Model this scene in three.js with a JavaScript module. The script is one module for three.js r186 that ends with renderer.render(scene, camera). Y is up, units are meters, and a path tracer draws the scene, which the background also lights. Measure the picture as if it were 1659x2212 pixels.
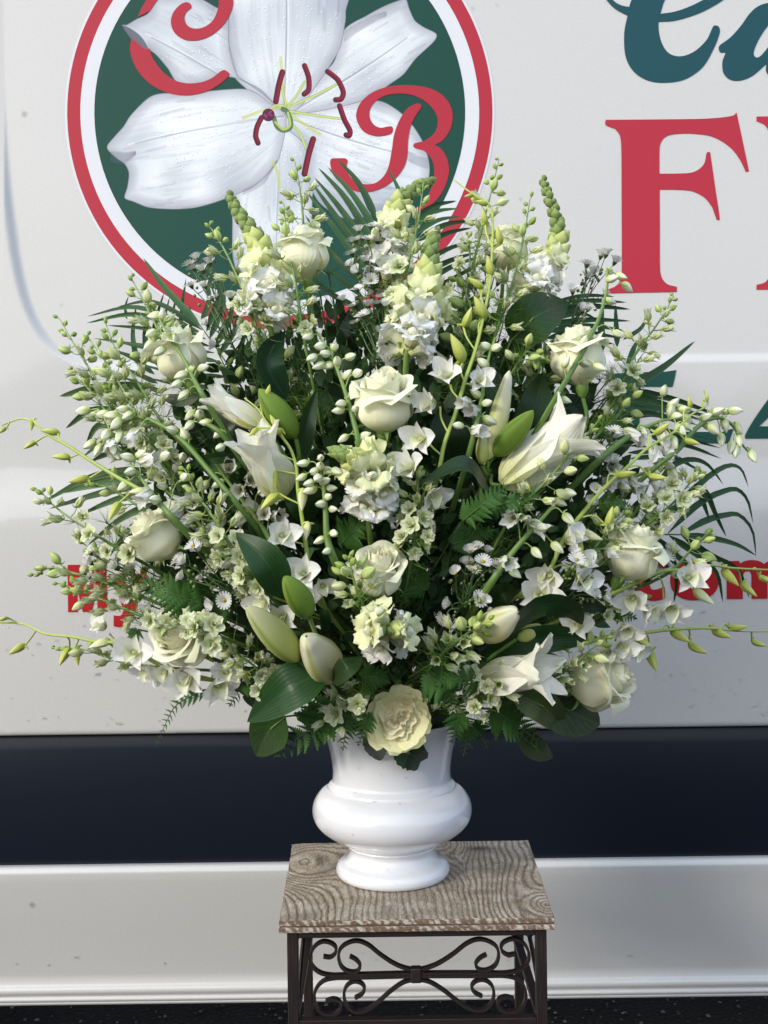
import * as THREE from 'three';
import { mergeGeometries } from 'three/addons/utils/BufferGeometryUtils.js';
import { RoundedBoxGeometry } from 'three/addons/geometries/RoundedBoxGeometry.js';
import { ImprovedNoise } from 'three/addons/math/ImprovedNoise.js';
import { FontLoader } from 'three/addons/loaders/FontLoader.js';
import { TextGeometry } from 'three/addons/geometries/TextGeometry.js';

// ------------------------------------------------------------------ camera, sky, sun, exposure
const scene = new THREE.Scene();
const EYE = 1.2, STAND_OFF = 1.5, FOCAL = 2350, ROLL = THREE.MathUtils.degToRad(-0.75);
const camera = new THREE.PerspectiveCamera(2 * Math.atan(1106 / FOCAL) * 180 / Math.PI, 0.75, 0.05, 400);
camera.position.set(0, EYE, STAND_OFF);
camera.rotation.z = ROLL;

const renderer = new THREE.WebGLRenderer({ antialias: true });
renderer.toneMapping = THREE.LinearToneMapping;
renderer.toneMappingExposure = 1.72;
renderer.shadowMap.enabled = true;

const SUN = new THREE.Vector3(-0.74, 0.42, 0.66).normalize();
{ // a hazy morning sky: pale and warm round the low veiled sun, blue away from it
  const W = 512, H = 256, d = new Float32Array(W * H * 4), v = new THREE.Vector3();
  for (let j = 0; j < H; j++) for (let i = 0; i < W; i++) {
    const el = ((j + 0.5) / H - 0.5) * Math.PI, az = ((i + 0.5) / W - 0.5) * 2 * Math.PI;
    v.set(Math.cos(el) * Math.cos(az), Math.sin(el), Math.cos(el) * Math.sin(az));
    const up = Math.max(v.y, 0), c = v.dot(SUN), near = Math.exp(-(1 - c) * 2.6), hor = Math.pow(1 - up, 3);
    const base = [0.30 + 0.30 * hor, 0.43 + 0.25 * hor, 0.66 + 0.13 * hor], glow = [1.02, 0.86, 0.62];
    const o = (j * W + i) * 4;
    for (let k = 0; k < 3; k++) d[o + k] = base[k] * 1.12 + glow[k] * near * 0.9;
    d[o + 3] = 1;
  }
  const sky = new THREE.DataTexture(d, W, H, THREE.RGBAFormat, THREE.FloatType);
  sky.mapping = THREE.EquirectangularReflectionMapping; sky.magFilter = sky.minFilter = THREE.LinearFilter; sky.needsUpdate = true;
  scene.background = sky; scene.environment = sky;
}
const sun = new THREE.DirectionalLight(new THREE.Color(1, 0.92, 0.80), 1.4);
sun.position.copy(SUN).multiplyScalar(12).add(new THREE.Vector3(0, 1, 0));
sun.target.position.set(0, 1, 0);
sun.castShadow = true; sun.shadow.radius = 24; sun.shadow.mapSize.set(2048, 2048);
Object.assign(sun.shadow.camera, { left: -4, right: 4, top: 4, bottom: -4, near: 0.5, far: 30 });
scene.add(sun, sun.target);

// ------------------------------------------------------------------ helpers
const V = (x, y, z) => new THREE.Vector3(x, y, z);
const lerp = THREE.MathUtils.lerp, clamp = THREE.MathUtils.clamp, smooth = THREE.MathUtils.smoothstep;
let seed = 7;
const rnd = () => { seed = (seed + 0x6D2B79F5) | 0; let t = Math.imul(seed ^ (seed >>> 15), 1 | seed); t = (t + Math.imul(t ^ (t >>> 7), 61 | t)) ^ t; return ((t ^ (t >>> 14)) >>> 0) / 4294967296; };
const rr = (a, b) => a + (b - a) * rnd();
const noise = new ImprovedNoise(), nz = (x, y, z = 0) => noise.noise(x, y, z);
const fbm = (x, y, z = 0, o = 4) => { let s = 0, a = 0.5; for (let i = 0; i < o; i++) { s += a * nz(x, y, z + i * 7.3); x *= 2.03; y *= 2.03; a *= 0.5; } return s; };
// a sighting on the photograph (1659 units across) at a chosen depth z gives a point of the place
const CR = Math.cos(ROLL), SR = Math.sin(ROLL);
function P(px, py, z = 0) {
  const D = STAND_OFF - z, sx = (px - 829.5) * D / FOCAL, sy = -(py - 1106) * D / FOCAL;
  return V(sx * CR - sy * SR, EYE + sx * SR + sy * CR, z);
}
const M = (px, z = 0) => px * (STAND_OFF - z) / FOCAL;      // a length seen at depth z, in metres
// sightings were taken in enlarged views; each frame brings its own scale and origin
const frame = (k, ox, oy) => (...l) => l.map(([x, y, ...r]) => [x * k + ox, y * k + oy, ...r]);
const FR = {
  p: frame(1, 0, 0), c1: frame(.3637, 0, 0), c2: frame(.3307, 548.6, 0), c3: frame(.3717, 1042.2, 0), c4: frame(.3307, 0, 603.4), c5: frame(.2645, 384, 329.1), c6: frame(.3307, 713.1, 329.1),
  m1: frame(.2645, 384, 713.1), m2: frame(.2645, 713.1, 713.1), m3: frame(.2645, 1042.2, 548.5), m4: frame(.2481, 1261.7, 658.3), m5: frame(.3307, 0, 1042.2),
  m6: frame(.2976, 438.8, 1151.9), m7: frame(.2976, 822.8, 1151.9), m8: frame(.3055, 1151.9, 1042.2), b2: frame(.3968, 576, 1974.8),
};
// the arrangement bulges towards the viewer like a fan-shaped dome
const dome = (px, py) => { const r2 = ((px - 840) / 850) ** 2 + ((py - 1150) / (py < 1150 ? 830 : 520)) ** 2; return -0.06 + 0.27 * Math.sqrt(Math.max(0, 1 - r2)); };
const PD = ([px, py, dz = 0], off = 0) => P(px, py, dome(px, py) + dz + off);
const HEART = P(845, 1530, 0.0);

const names = {};
const numbered = (n) => { const k = names[n] = (names[n] ?? -1) + 1; return k ? `${n}_${String(k).padStart(3, '0')}` : n; };
function thing(name, label, category, at, group) {
  const o = new THREE.Group(); o.name = numbered(name); o.position.copy(at); o.userData = { label, category };
  if (group) o.userData.group = group;
  scene.add(o); return o;
}
function part(parent, name, geo, mat, at) {
  const m = new THREE.Mesh(geo, mat); m.name = name; m.castShadow = m.receiveShadow = true;
  if (at) m.position.copy(at);
  parent.add(m); return m;
}
const _m = new THREE.Matrix4();
function basis(dir, hint) {
  const y = dir.clone().normalize(); let z = hint.clone().addScaledVector(y, -hint.dot(y));
  if (z.lengthSq() < 1e-8) z = V(1, 0.3, 0.2).addScaledVector(y, -V(1, .3, .2).dot(y));
  z.normalize(); return _m.clone().makeBasis(y.clone().cross(z), y, z);
}
const world = (o) => { const p = V(0, 0, 0); for (let q = o; q && q !== scene; q = q.parent) p.add(q.position); return p; }; // groups on the path are never turned
function aim(mesh, parentAt, at, dir, hint, s = 1) {
  mesh.position.copy(at).sub(parentAt); mesh.quaternion.setFromRotationMatrix(basis(dir, hint)); mesh.scale.setScalar(s); return mesh;
}
// geometry from pieces with vertex colours
class Geo {
  constructor() { this.p = []; this.c = []; this.t = []; this.i = []; }
  vert(p, c, u = 0, v = 0) { this.p.push(p.x, p.y, p.z); this.c.push(c[0], c[1], c[2]); this.t.push(u, v); return this.p.length / 3 - 1; }
  grid(nu, nv, f, col) {
    const b = this.p.length / 3;
    for (let j = 0; j <= nv; j++) for (let i = 0; i <= nu; i++) { const u = i / nu, v = j / nv; this.vert(f(u, v), typeof col === 'function' ? col(u, v) : col, u, v); }
    for (let j = 0; j < nv; j++) for (let i = 0; i < nu; i++) { const a = b + j * (nu + 1) + i, d = a + nu + 1; this.i.push(a, a + 1, d, a + 1, d + 1, d); }
    return this;
  }
  tube(pts, rad, col, ns = 5) {
    const n = pts.length, N = V(0, 0, 0); let prev = null; const b = this.p.length / 3;
    for (let k = 0; k < n; k++) {
      const t = pts[Math.min(k + 1, n - 1)].clone().sub(pts[Math.max(k - 1, 0)]).normalize();
      N.copy(prev ?? (Math.abs(t.y) < 0.9 ? V(0, 1, 0) : V(1, 0, 0))); N.addScaledVector(t, -N.dot(t)).normalize(); prev = N.clone();
      const B = t.clone().cross(N), r = typeof rad === 'function' ? rad(k / (n - 1)) : rad, cc = typeof col === 'function' ? col(k / (n - 1)) : col;
      for (let a = 0; a <= ns; a++) { const w = a / ns * Math.PI * 2; this.vert(pts[k].clone().addScaledVector(N, Math.cos(w) * r).addScaledVector(B, Math.sin(w) * r), cc, a / ns, k / (n - 1)); }
    }
    for (let k = 0; k < n - 1; k++) for (let a = 0; a < ns; a++) { const q = b + k * (ns + 1) + a, d = q + ns + 1; this.i.push(q, d, q + 1, q + 1, d, d + 1); }
    return this;
  }
  add(geo, mat) { // another Geo, moved
    const b = this.p.length / 3, q = V(0, 0, 0);
    for (let k = 0; k < geo.p.length; k += 3) { q.set(geo.p[k], geo.p[k + 1], geo.p[k + 2]); if (mat) q.applyMatrix4(mat); this.p.push(q.x, q.y, q.z); }
    this.c.push(...geo.c); this.t.push(...geo.t); for (const i of geo.i) this.i.push(i + b); return this;
  }
  build() {
    const g = new THREE.BufferGeometry();
    g.setAttribute('position', new THREE.Float32BufferAttribute(this.p, 3)); g.setAttribute('color', new THREE.Float32BufferAttribute(this.c, 3)); g.setAttribute('uv', new THREE.Float32BufferAttribute(this.t, 2));
    g.setIndex(this.i); g.computeVertexNormals(); return g;
  }
}
const mixc = (a, b, t) => [lerp(a[0], b[0], t), lerp(a[1], b[1], t), lerp(a[2], b[2], t)];
const at4 = (pos, dir, hint, s = 1) => basis(dir, hint).setPosition(pos).scale(V(s, s, s));
const curve = (pts) => new THREE.CatmullRomCurve3(pts, false, 'centripetal');
const sph = (th, ph) => V(Math.sin(th) * Math.cos(ph), Math.cos(th), Math.sin(th) * Math.sin(ph));
function canvasTex(w, h, draw, srgb = true) {
  const c = document.createElement('canvas'); c.width = w; c.height = h; draw(c.getContext('2d'), w, h);
  const t = new THREE.CanvasTexture(c); if (srgb) t.colorSpace = THREE.SRGBColorSpace; t.wrapS = t.wrapT = THREE.RepeatWrapping; return t;
}
function dataTex(w, h, f, srgb = true) {
  const d = new Uint8Array(w * h * 4);
  for (let j = 0; j < h; j++) for (let i = 0; i < w; i++) { const c = f(i / w, j / h, i, j), o = (j * w + i) * 4; d[o] = clamp(c[0], 0, 255); d[o + 1] = clamp(c[1], 0, 255); d[o + 2] = clamp(c[2], 0, 255); d[o + 3] = 255; }
  const t = new THREE.DataTexture(d, w, h); if (srgb) t.colorSpace = THREE.SRGBColorSpace; t.wrapS = t.wrapT = THREE.RepeatWrapping; t.magFilter = t.minFilter = THREE.LinearFilter; t.needsUpdate = true; return t;
}
// ------------------------------------------------------------------ ground
const asphaltTex = dataTex(1024, 1024, (u, v) => {
  const a = nz(u * 160, v * 160), b = nz(u * 310, v * 310, 3), c = fbm(u * 9, v * 9, 5); let k = 27 + 10 * c + 12 * b; if (a > 0.34) k += 75 * (a - 0.2) * (1 + nz(u * 50, v * 50, 9)); if (a < -0.4) k -= 14;
  return [k, k * 1.0, k * 1.01];
});
asphaltTex.repeat.set(150, 150);
const asphaltBump = dataTex(512, 512, (u, v) => { const k = 128 + 120 * nz(u * 90, v * 90, 2); return [k, k, k]; }, false); asphaltBump.repeat.set(300, 300);
{
  const g = part(scene, 'asphalt_ground', new THREE.PlaneGeometry(240, 240).rotateX(-Math.PI / 2), new THREE.MeshStandardMaterial({ map: asphaltTex, roughness: 0.9, bumpMap: asphaltBump, bumpScale: 0.003 }));
  g.userData = { kind: 'structure' };
  // loose stone chips of the worn surface where the photograph looks at it
  const chip = new THREE.IcosahedronGeometry(0.004, 0).scale(1.2, 0.55, 1);
  const n = 1500, im = new THREE.InstancedMesh(chip, new THREE.MeshStandardMaterial({ color: 0xffffff, roughness: 0.85 }), n), d = new THREE.Object3D();
  for (let k = 0; k < n; k++) {
    d.position.set(rr(-1.1, 1.2), 0.001, rr(-1.7, 0.1)); d.rotation.set(rr(-.4, .4), rr(0, 6), rr(-.4, .4)); d.scale.setScalar(rr(0.5, 1.5)); d.updateMatrix(); im.setMatrixAt(k, d.matrix);
    const q = rr(0.04, 0.22); im.setColorAt(k, new THREE.Color(q, q * .98, q * .93));
  }
  im.name = 'stone_chips'; im.userData = { kind: 'stuff', label: 'small grey stone chips showing in the dark asphalt under the van', category: 'stone chips' }; im.castShadow = im.receiveShadow = true; scene.add(im);
}
// ------------------------------------------------------------------ the van
const ZV = -0.45, DEEP = 0.010;                       // its side, and how deep the stamped panel lies
const van = thing('delivery_van', 'white delivery van with a round lily emblem and a dark side stripe', 'van', V(0, 0, ZV));
const vy = (py, px = 830) => P(px, py, ZV).y, vx = (px, py = 700) => P(px, py, ZV).x;
const dirt = dataTex(1024, 1024, (u, v) => {            // rain spots and fine road film with its own grain
  const g = 3 * fbm(u * 5, v * 5, 1) + 4 * nz(u * 300, v * 300, 2); let k = 247 + g; const s = nz(u * 70, v * 70, 4); if (s > 0.62) k -= (s - 0.62) * 140 * (nz(u * 12, v * 12, 8) > 0.12 ? 1 : 0); return [k, k - 0.5, k - 2];
});
const PAINT = new THREE.MeshPhysicalMaterial({ color: new THREE.Color(0.59, 0.585, 0.565), map: dirt, roughness: 0.42, clearcoat: 1, clearcoatRoughness: 0.06 });
const BAND = new THREE.MeshPhysicalMaterial({ color: new THREE.Color(0.006, 0.009, 0.016), roughness: 0.3, specularIntensity: .35, clearcoat: 0.18, clearcoatRoughness: 0.16 });
const X0 = -2.3, X1 = 3.2;
{
  // outline of the stamped panel: it runs down the left of the picture, turns in a wide fillet and goes level to the right
  const ledge = vy(771, 1450);
  const edge = FR.p([-34, -260], [-26, 0], [-10, 200], [2, 360], [16, 480], [34, 590], [54, 660], [82, 715], [118, 752], [160, 775]).map(([x, y]) => P(x, y, ZV)).map((q) => [q.x, q.y]);
  edge.push([vx(200, 785), ledge + 0.0012], [vx(240, 787), ledge + 0.0001], [vx(280, 787), ledge]);
  const fine = [...new THREE.SplineCurve(edge.map(([x, y]) => new THREE.Vector2(x, y))).getSpacedPoints(200), new THREE.Vector2(X1 + 1, ledge)];
  const side = (x, y) => {          // signed distance, positive inside the stamped panel (above and to the right)
    let best = 1e9, sg = 1;
    for (let k = 0; k < fine.length - 1; k++) {
      const a = fine[k], b = fine[k + 1], ex = b.x - a.x, ey = b.y - a.y, t = clamp(((x - a.x) * ex + (y - a.y) * ey) / (ex * ex + ey * ey), 0, 1), qx = x - a.x - t * ex, qy = y - a.y - t * ey, d = qx * qx + qy * qy;
      if (d < best) { best = d; sg = ex * qy - ey * qx; }
    }
    return Math.sqrt(best) * Math.sign(sg);
  };
  const xs = [], ys = [], yb = vy(1583), yt = 2.55;
  for (let x = X0; x < X1; x += (x > -0.76 && x < -0.38) ? 0.004 : 0.09) xs.push(x); xs.push(X1);
  for (let y = yb + 0.012; y < yt;) { ys.push(y); y += Math.abs(y - ledge) < 0.035 ? 0.003 : (y > ledge && y < ledge + 0.2) ? 0.006 : 0.03; } ys.push(yt);
  const shapeZ = (x, y) => {
    const s = smooth(side(x, y), -0.009, 0.009);
    const belly = y < ledge ? -0.06 * Math.max(0, (vy(1110) - y)) ** 2 - 0.012 * smooth(y, vy(1120), vy(1000)) : -0.012;
    return belly - DEEP * s - 0.06 * Math.max(0, y - 2.1) ** 2;
  };
  const g = new Geo(), under = [];
  // rows: first the rolled-under lower lip, then the sheet
  for (const [dy, dz] of [[0, -0.03], [0, -0.008], [0.0012, -0.004], [0.004, -0.0012], [0.008, -0.0003]]) under.push([yb + dy, dz]);
  const rows = [...under.map(([y, dz]) => [y, dz]), ...ys.map((y) => [y, 0])];
  for (const [y, dz] of rows) for (const x of xs) g.vert(V(x, y, shapeZ(x, Math.max(y, yb)) + dz), [1, 1, 1], x * 0.7, y * 0.7);
  const w = xs.length; for (let j = 0; j < rows.length - 1; j++) for (let i = 0; i < w - 1; i++) { const a = j * w + i; g.i.push(a, a + 1, a + w, a + 1, a + w + 1, a + w); }
  part(van, 'side_panel', g.build(), PAINT);
  van.userData.printZ = (x, y) => shapeZ(x, y);
  const strip = (name, prof, mat) => {
    const q = new Geo(), up = prof.length; let len = 0;
    prof.forEach(([y, z], j) => { if (j) len += Math.hypot(y - prof[j - 1][0], z - prof[j - 1][1]); for (let i = 0; i <= 20; i++) { const x = lerp(X0, X1, i / 20); q.vert(V(x, y, z), [1, 1, 1], x * .7, y * .7); } });
    for (let j = 0; j < up - 1; j++) for (let i = 0; i < 20; i++) { const a = j * 21 + i; q.i.push(a, a + 1, a + 21, a + 1, a + 22, a + 21); }
    return part(van, name, q.build(), mat);
  };
  const a = yb + 0.006, b = vy(1863), arc = [];
  for (let k = 0; k <= 14; k++) { const t = k / 14, y = lerp(b - 0.004, a, t); arc.push([y, -0.012 - 0.035 * (t - 0.30) ** 2 - (k === 14 ? 0.004 : 0)]); }
  strip('dark_side_stripe', arc, BAND);
  const round = (y, z, r, a0, a1, n = 6) => Array.from({ length: n + 1 }, (_, k) => { const w = lerp(a0, a1, k / n); return [y + Math.sin(w) * r, z + Math.cos(w) * r]; });
  const vs = (py) => P(830, py, ZV - 0.052).y, s0 = vs(2118), s1 = vs(2140), s2 = vs(2153), s3 = vs(2164), H = Math.PI / 2;
  strip('sill_panel', [[s3 + 0.004, -0.14], [s3, -0.01], ...round(s3 + 0.007, 0.004, 0.006, -H, 0.4, 4), [s2 - 0.003, 0.002], ...round(s2 + 0.004, 0.006, 0.005, -1.0, 0.7, 4), [s1 - 0.002, 0.006],
    ...round(s1 + 0.009, 0.001, 0.010, -0.9, 1.1, 6), [s0 + 0.002, -0.002], [s0 + 0.02, -0.0035], [(s0 + b) / 2, 0.003], [b - 0.03, 0.004], ...round(b - 0.013, -0.008, 0.012, 0, H, 7), [b - 0.001, -0.05]].map(([y, z]) => [y, z - 0.23 * Math.max(0, b - 0.02 - y)]), PAINT);
  // the rest of the body: roof, far side and floor, so that no light comes through
  const box = new THREE.BoxGeometry(X1 - X0 - 0.02, 0.02, 1.86);
  part(van, 'roof', box, PAINT, V((X0 + X1) / 2, 2.56, -0.96));
  part(van, 'floor_pan', new THREE.BoxGeometry(X1 - X0 - 0.02, 0.02, 1.7), BAND, V((X0 + X1) / 2, s3 + 0.02, -1.03));
  part(van, 'far_side', new THREE.BoxGeometry(X1 - X0 - 0.02, 2.2, 0.02), PAINT, V((X0 + X1) / 2, 1.43, -1.9));
  for (const x of [X0, X1]) part(van, 'end_panel', new THREE.BoxGeometry(0.02, 2.2, 1.8), PAINT, V(x, 1.45, -1.0));
  const tyre = new THREE.TorusGeometry(0.25, 0.09, 14, 40), rim = new THREE.CylinderGeometry(0.19, 0.19, 0.12, 28).rotateX(Math.PI / 2);
  for (const x of [-1.65, 2.35]) for (const z of [-0.2, -1.7]) { const wheel = part(van, 'wheel', tyre, new THREE.MeshStandardMaterial({ color: 0x111112, roughness: .8 }), V(x, 0.34, z)); part(wheel, 'rim', rim, new THREE.MeshStandardMaterial({ color: 0x9a9c9e, metalness: .7, roughness: .4 })); }
}
// --- printed vinyl: every letter is a thin sheet on the panel
const vinyl = (r, g, b) => new THREE.MeshPhysicalMaterial({ color: new THREE.Color(r, g, b), roughness: 0.45, specularIntensity: .45, clearcoat: 0.12, clearcoatRoughness: 0.1 });
const V_RED = vinyl(0.42, 0.021, 0.040), V_RED2 = vinyl(0.38, 0.008, 0.012), V_GREEN = vinyl(0.008, 0.060, 0.048), V_TEAL = vinyl(0.005, 0.062, 0.078), V_WHITE = vinyl(0.68, 0.69, 0.72);
const deepZ = -0.012 - DEEP, lowZ = (y) => van.userData.printZ(0.3, y);
function smoothShape(pts, corners = []) {         // closed outline; listed points stay sharp
  const s = new THREE.Shape(), n = pts.length, q = pts.map(([x, y]) => { const w = P(x, y, ZV + deepZ); return new THREE.Vector2(w.x, w.y); });
  s.moveTo(q[0].x, q[0].y);
  for (let k = 0; k < n; k++) {
    const a = q[(k - 1 + n) % n], b = q[k], c = q[(k + 1) % n], d = q[(k + 2) % n], sb = corners.includes(k), sc = corners.includes((k + 1) % n);
    const t1 = sb ? c.clone().sub(b).multiplyScalar(1 / 3) : c.clone().sub(a).multiplyScalar(1 / 6), t2 = sc ? c.clone().sub(b).multiplyScalar(1 / 3) : d.clone().sub(b).multiplyScalar(1 / 6);
    const L = b.distanceTo(c) * 0.4; t1.clampLength(0, L); t2.clampLength(0, L);
    s.bezierCurveTo(b.x + t1.x, b.y + t1.y, c.x - t2.x, c.y - t2.y, c.x, c.y);
  }
  return s;
}
const sheetOf = (shape, th = 0.0004) => new THREE.ExtrudeGeometry(shape, { depth: th, bevelEnabled: false, curveSegments: 10 });
function decal(name, shape, mat, z, parent = van) { const m = part(parent, name, sheetOf(shape), mat, V(0, 0, z)); return m; }
const EMB = P(604.5, 243, ZV + deepZ), RAD = (px) => M(px, ZV + deepZ);
{
  const disc = (r) => new THREE.CylinderGeometry(RAD(r), RAD(r), 0.0004, 128).rotateX(Math.PI / 2).scale(1, 1.02, 1);
  const e = part(van, 'round_emblem', disc(464), V_WHITE, V(EMB.x, EMB.y, deepZ + 0.0006)); e.userData.label = 'round emblem with a white lily on green inside a red ring';
  part(e, 'red_ring', disc(459), V_RED, V(0, 0, 0.0005)); part(e, 'white_ring', disc(430.5), V_WHITE, V(0, 0, 0.0010));
  // the lily photograph printed on the emblem (flat print)
  const SZ = 1600, u = (x) => (x - 604.5) * 2 + 800, w = (y) => (y - 243) * 2 / 1.02 + 800;
  const print = canvasTex(SZ, SZ, (g) => {
    g.fillStyle = '#064638'; g.fillRect(0, 0, SZ, SZ);
    const path = (pts, close = true) => { const n = pts.length; g.beginPath(); const q = pts.map(([x, y]) => [u(x), w(y)]); g.moveTo(...q[0]); for (let k = 0; k < (close ? n : n - 1); k++) { const a = q[close ? (k - 1 + n) % n : Math.max(k - 1, 0)], b = q[k], c = q[(k + 1) % n], d = q[close ? (k + 2) % n : Math.min(k + 2, n - 1)]; g.bezierCurveTo(b[0] + (c[0] - a[0]) / 7, b[1] + (c[1] - a[1]) / 7, c[0] - (d[0] - b[0]) / 7, c[1] - (d[1] - b[1]) / 7, c[0], c[1]); } };
    const petal = (pts, from, to, greys) => {
      g.save(); path(pts); g.fillStyle = '#dfe4e7'; g.fill(); g.clip();
      const [ax, ay] = [u(from[0]), w(from[1])], [bx, by] = [u(to[0]), w(to[1])], dx = bx - ax, dy = by - ay, L = Math.hypot(dx, dy), nx = -dy / L, ny = dx / L;
      g.lineCap = 'round';
      for (let k = 0; k < 46; k++) { // broad soft tones of the printed picture
        const t = rr(.1, 1), s = rr(-.55, .55), x = ax + dx * t + nx * s * L, y = ay + dy * t + ny * s * L, r = rr(.10, .26) * L, gr = g.createRadialGradient(x, y, 0, x, y, r), edge = Math.abs(s) > .22 || t > .8, q = rnd() < (edge ? .75 : .3);
        gr.addColorStop(0, q ? 'rgba(150,158,170,.30)' : 'rgba(252,253,253,.34)'); gr.addColorStop(1, q ? 'rgba(150,158,170,0)' : 'rgba(252,253,253,0)'); g.fillStyle = gr; g.fillRect(x - r, y - r, 2 * r, 2 * r);
      }
      for (let k = 0; k < 260; k++) { // soft fibres of the printed petal
        const s = rr(-0.5, 0.5), t0 = rr(0.0, 0.8), t1 = t0 + rr(0.08, 0.3), spread = (t) => s * L * 1.1 * Math.sin(Math.min(1, t + 0.12) * 2.2);
        g.strokeStyle = rnd() < greys ? `rgba(150,154,160,${rr(.03, .10)})` : `rgba(244,247,248,${rr(.03, .12)})`; g.lineWidth = rr(3, 18); g.beginPath();
        g.moveTo(ax + dx * t0 + nx * spread(t0), ay + dy * t0 + ny * spread(t0)); g.lineTo(ax + dx * t1 + nx * spread(t1), ay + dy * t1 + ny * spread(t1)); g.stroke();
      }
      for (let k = 0; k < 120; k++) { const t = rr(.15, .75), s = rr(-.3, .3) * Math.sin(t * 2.6), x = ax + dx * t + nx * s * L, y = ay + dy * t + ny * s * L; g.fillStyle = 'rgba(250,252,252,.75)'; g.beginPath(); g.ellipse(x, y, 3.4, 2.4, Math.atan2(dy, dx), 0, 7); g.fill(); g.fillStyle = 'rgba(150,158,168,.5)'; g.beginPath(); g.ellipse(x + 3, y + 4, 3.4, 1.8, .6, 0, 7); g.fill(); }
      g.strokeStyle = 'rgba(128,134,148,.5)'; g.lineWidth = 7; g.beginPath(); g.moveTo(ax, ay); g.quadraticCurveTo(ax + dx * .5 + nx * 20, ay + dy * .5 + ny * 20, ax + dx * .86, ay + dy * .86); g.stroke();
      g.strokeStyle = 'rgba(250,252,252,.4)'; g.lineWidth = 8; g.beginPath(); g.moveTo(ax + 7, ay + 6); g.quadraticCurveTo(ax + dx * .5 + nx * 30, ay + dy * .5 + ny * 30, ax + dx * .9, ay + dy * .9); g.stroke();
      for (let q = 0; q < 6; q++) { path(pts); g.strokeStyle = 'rgba(128,130,142,.085)'; g.lineWidth = 14 + q * 15; g.stroke(); } path(pts); g.strokeStyle = 'rgba(104,104,118,.6)'; g.lineWidth = 5; g.stroke();
      for (let k = 0; k < 40; k++) { const t = rr(.55, .98), s = rr(-.5, .5), x = ax + dx * t + nx * s * L, y = ay + dy * t + ny * s * L, l = rr(.05, .14) * L; g.strokeStyle = `rgba(112,114,128,${rr(.05, .16)})`; g.lineWidth = rr(3, 14); g.beginPath(); g.moveTo(x, y); g.lineTo(x - dx / L * l + rr(-9, 9), y - dy / L * l + rr(-9, 9)); g.stroke(); }
      g.restore();
    };
    const C = [612, 252];
    petal([[585, 250], [560, 330], [505, 400], [499, 440], [499, 480], [500, 560], [525, 620], [600, 650], [650, 600], [668, 520], [672, 450], [674, 420], [690, 380], [650, 290]], C, [590, 640], .4);
    petal([...FR.c2([210, 840], [330, 960], [340, 1150], [420, 1330], [600, 1440], [800, 1400], [960, 1330], [1100, 1260], [1140, 1160], [1135, 1050], [1090, 920], [1010, 800], [920, 720], [810, 668], [560, 660], [330, 700], [180, 760])], C, [905, 350], .6);
    petal(FR.c2([180, 740], [380, 740], [640, 690], [780, 640], [880, 570], [980, 500], [1060, 400], [1180, 290], [1197, 237], [1120, 195], [1060, 150], [1025, 75], [1005, 12], [975, 10], [860, 52], [740, 115], [596, 205], [520, 420], [330, 580]), C, [925, 60], .6);
    petal([[500, -60], [497, 40], [497, 120], [510, 170], [590, 235], [640, 240], [690, 180], [735, 110], [747, 60], [750, 30], [747, -60]], C, [622, -160], .5);
    petal(FR.c1([1700, 700], [1560, 560], [1420, 470], [1300, 455], [1190, 490], [1060, 486], [1000, 400], [935, 322], [890, 290], [860, 298], [800, 240], [735, 145], [762, 138], [820, 105], [890, 70], [945, -20], [1150, -30], [1290, 40], [1362, 92], [1370, 300], [1420, 450], [1560, 540]), C, [285, 50], .7);
    petal(FR.c1([1700, 700], [1600, 610], [1470, 530], [1200, 540], [965, 548], [890, 570], [830, 620], [770, 685], [735, 740], [680, 800], [638, 850], [640, 880], [690, 930], [738, 965], [762, 1020], [752, 1100], [735, 1165], [790, 1190], [880, 1225], [1020, 1237], [1150, 1230], [1270, 1200], [1395, 1155], [1500, 1110], [1600, 1020], [1660, 930]), C, [240, 315], .6);
    // the darker turned edges of the printed petals
    const dark = (pts, c, lw) => { path(pts, false); g.strokeStyle = c; g.lineWidth = lw; g.lineCap = 'round'; g.lineJoin = 'round'; g.stroke(); };
    g.save(); g.fillStyle = 'rgba(92,96,108,.85)'; path(FR.c1([735, 145], [790, 165], [850, 215], [890, 290], [860, 300], [800, 240])); g.fill(); g.restore();
    for (let k = 0; k < 7; k++) dark(FR.c1([660, 890 + k * 9], [730, 900 + k * 10], [800, 892 + k * 3]), 'rgba(110,106,124,.22)', 10);
    for (let k = 0; k < 8; k++) dark(FR.c2([598, 215 + k * 9], [690, 158 + k * 8], [800, 108 + k * 6], [870, 90 + k * 4]), 'rgba(112,112,130,.16)', 9);
    for (let k = 0; k < 8; k++) dark(FR.c2([1130, 1050 + k * 9], [1070, 1040 + k * 8], [1010, 1010 + k * 8]), 'rgba(112,112,130,.20)', 8);
    for (let k = 0; k < 6; k++) dark(FR.c1([1640, 960], [1560, 1060 + k * 6], [1440, 1130 + k * 5]), 'rgba(120,124,138,.16)', 8);
    dark(FR.c1([1368, 100], [1366, 260], [1415, 455]), 'rgba(140,146,156,.7)', 5);
    // throat, filaments, style, anthers
    const T = FR.c2;
    for (const [a, b, c] of [[[180, 380], [190, 560], [205, 690]], [[-70, 770], [40, 730], [170, 705]], [[430, 880], [330, 820], [240, 750]], [[120, 1060], [150, 1130], [160, 1230]]]) dark(T(a, b, c), 'rgba(196,204,84,.55)', 13);
    for (const pts of [[[215, 700], [195, 620], [185, 560]], [[220, 700], [280, 630], [335, 540]], [[220, 705], [400, 630], [540, 560]], [[230, 730], [400, 760], [570, 785]], [[235, 800], [300, 880], [335, 970]], [[205, 700], [150, 690], [80, 730]]]) { dark(T(...pts), '#9fae5c', 11); dark(T(...pts), '#cfd98a', 6); }
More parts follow.
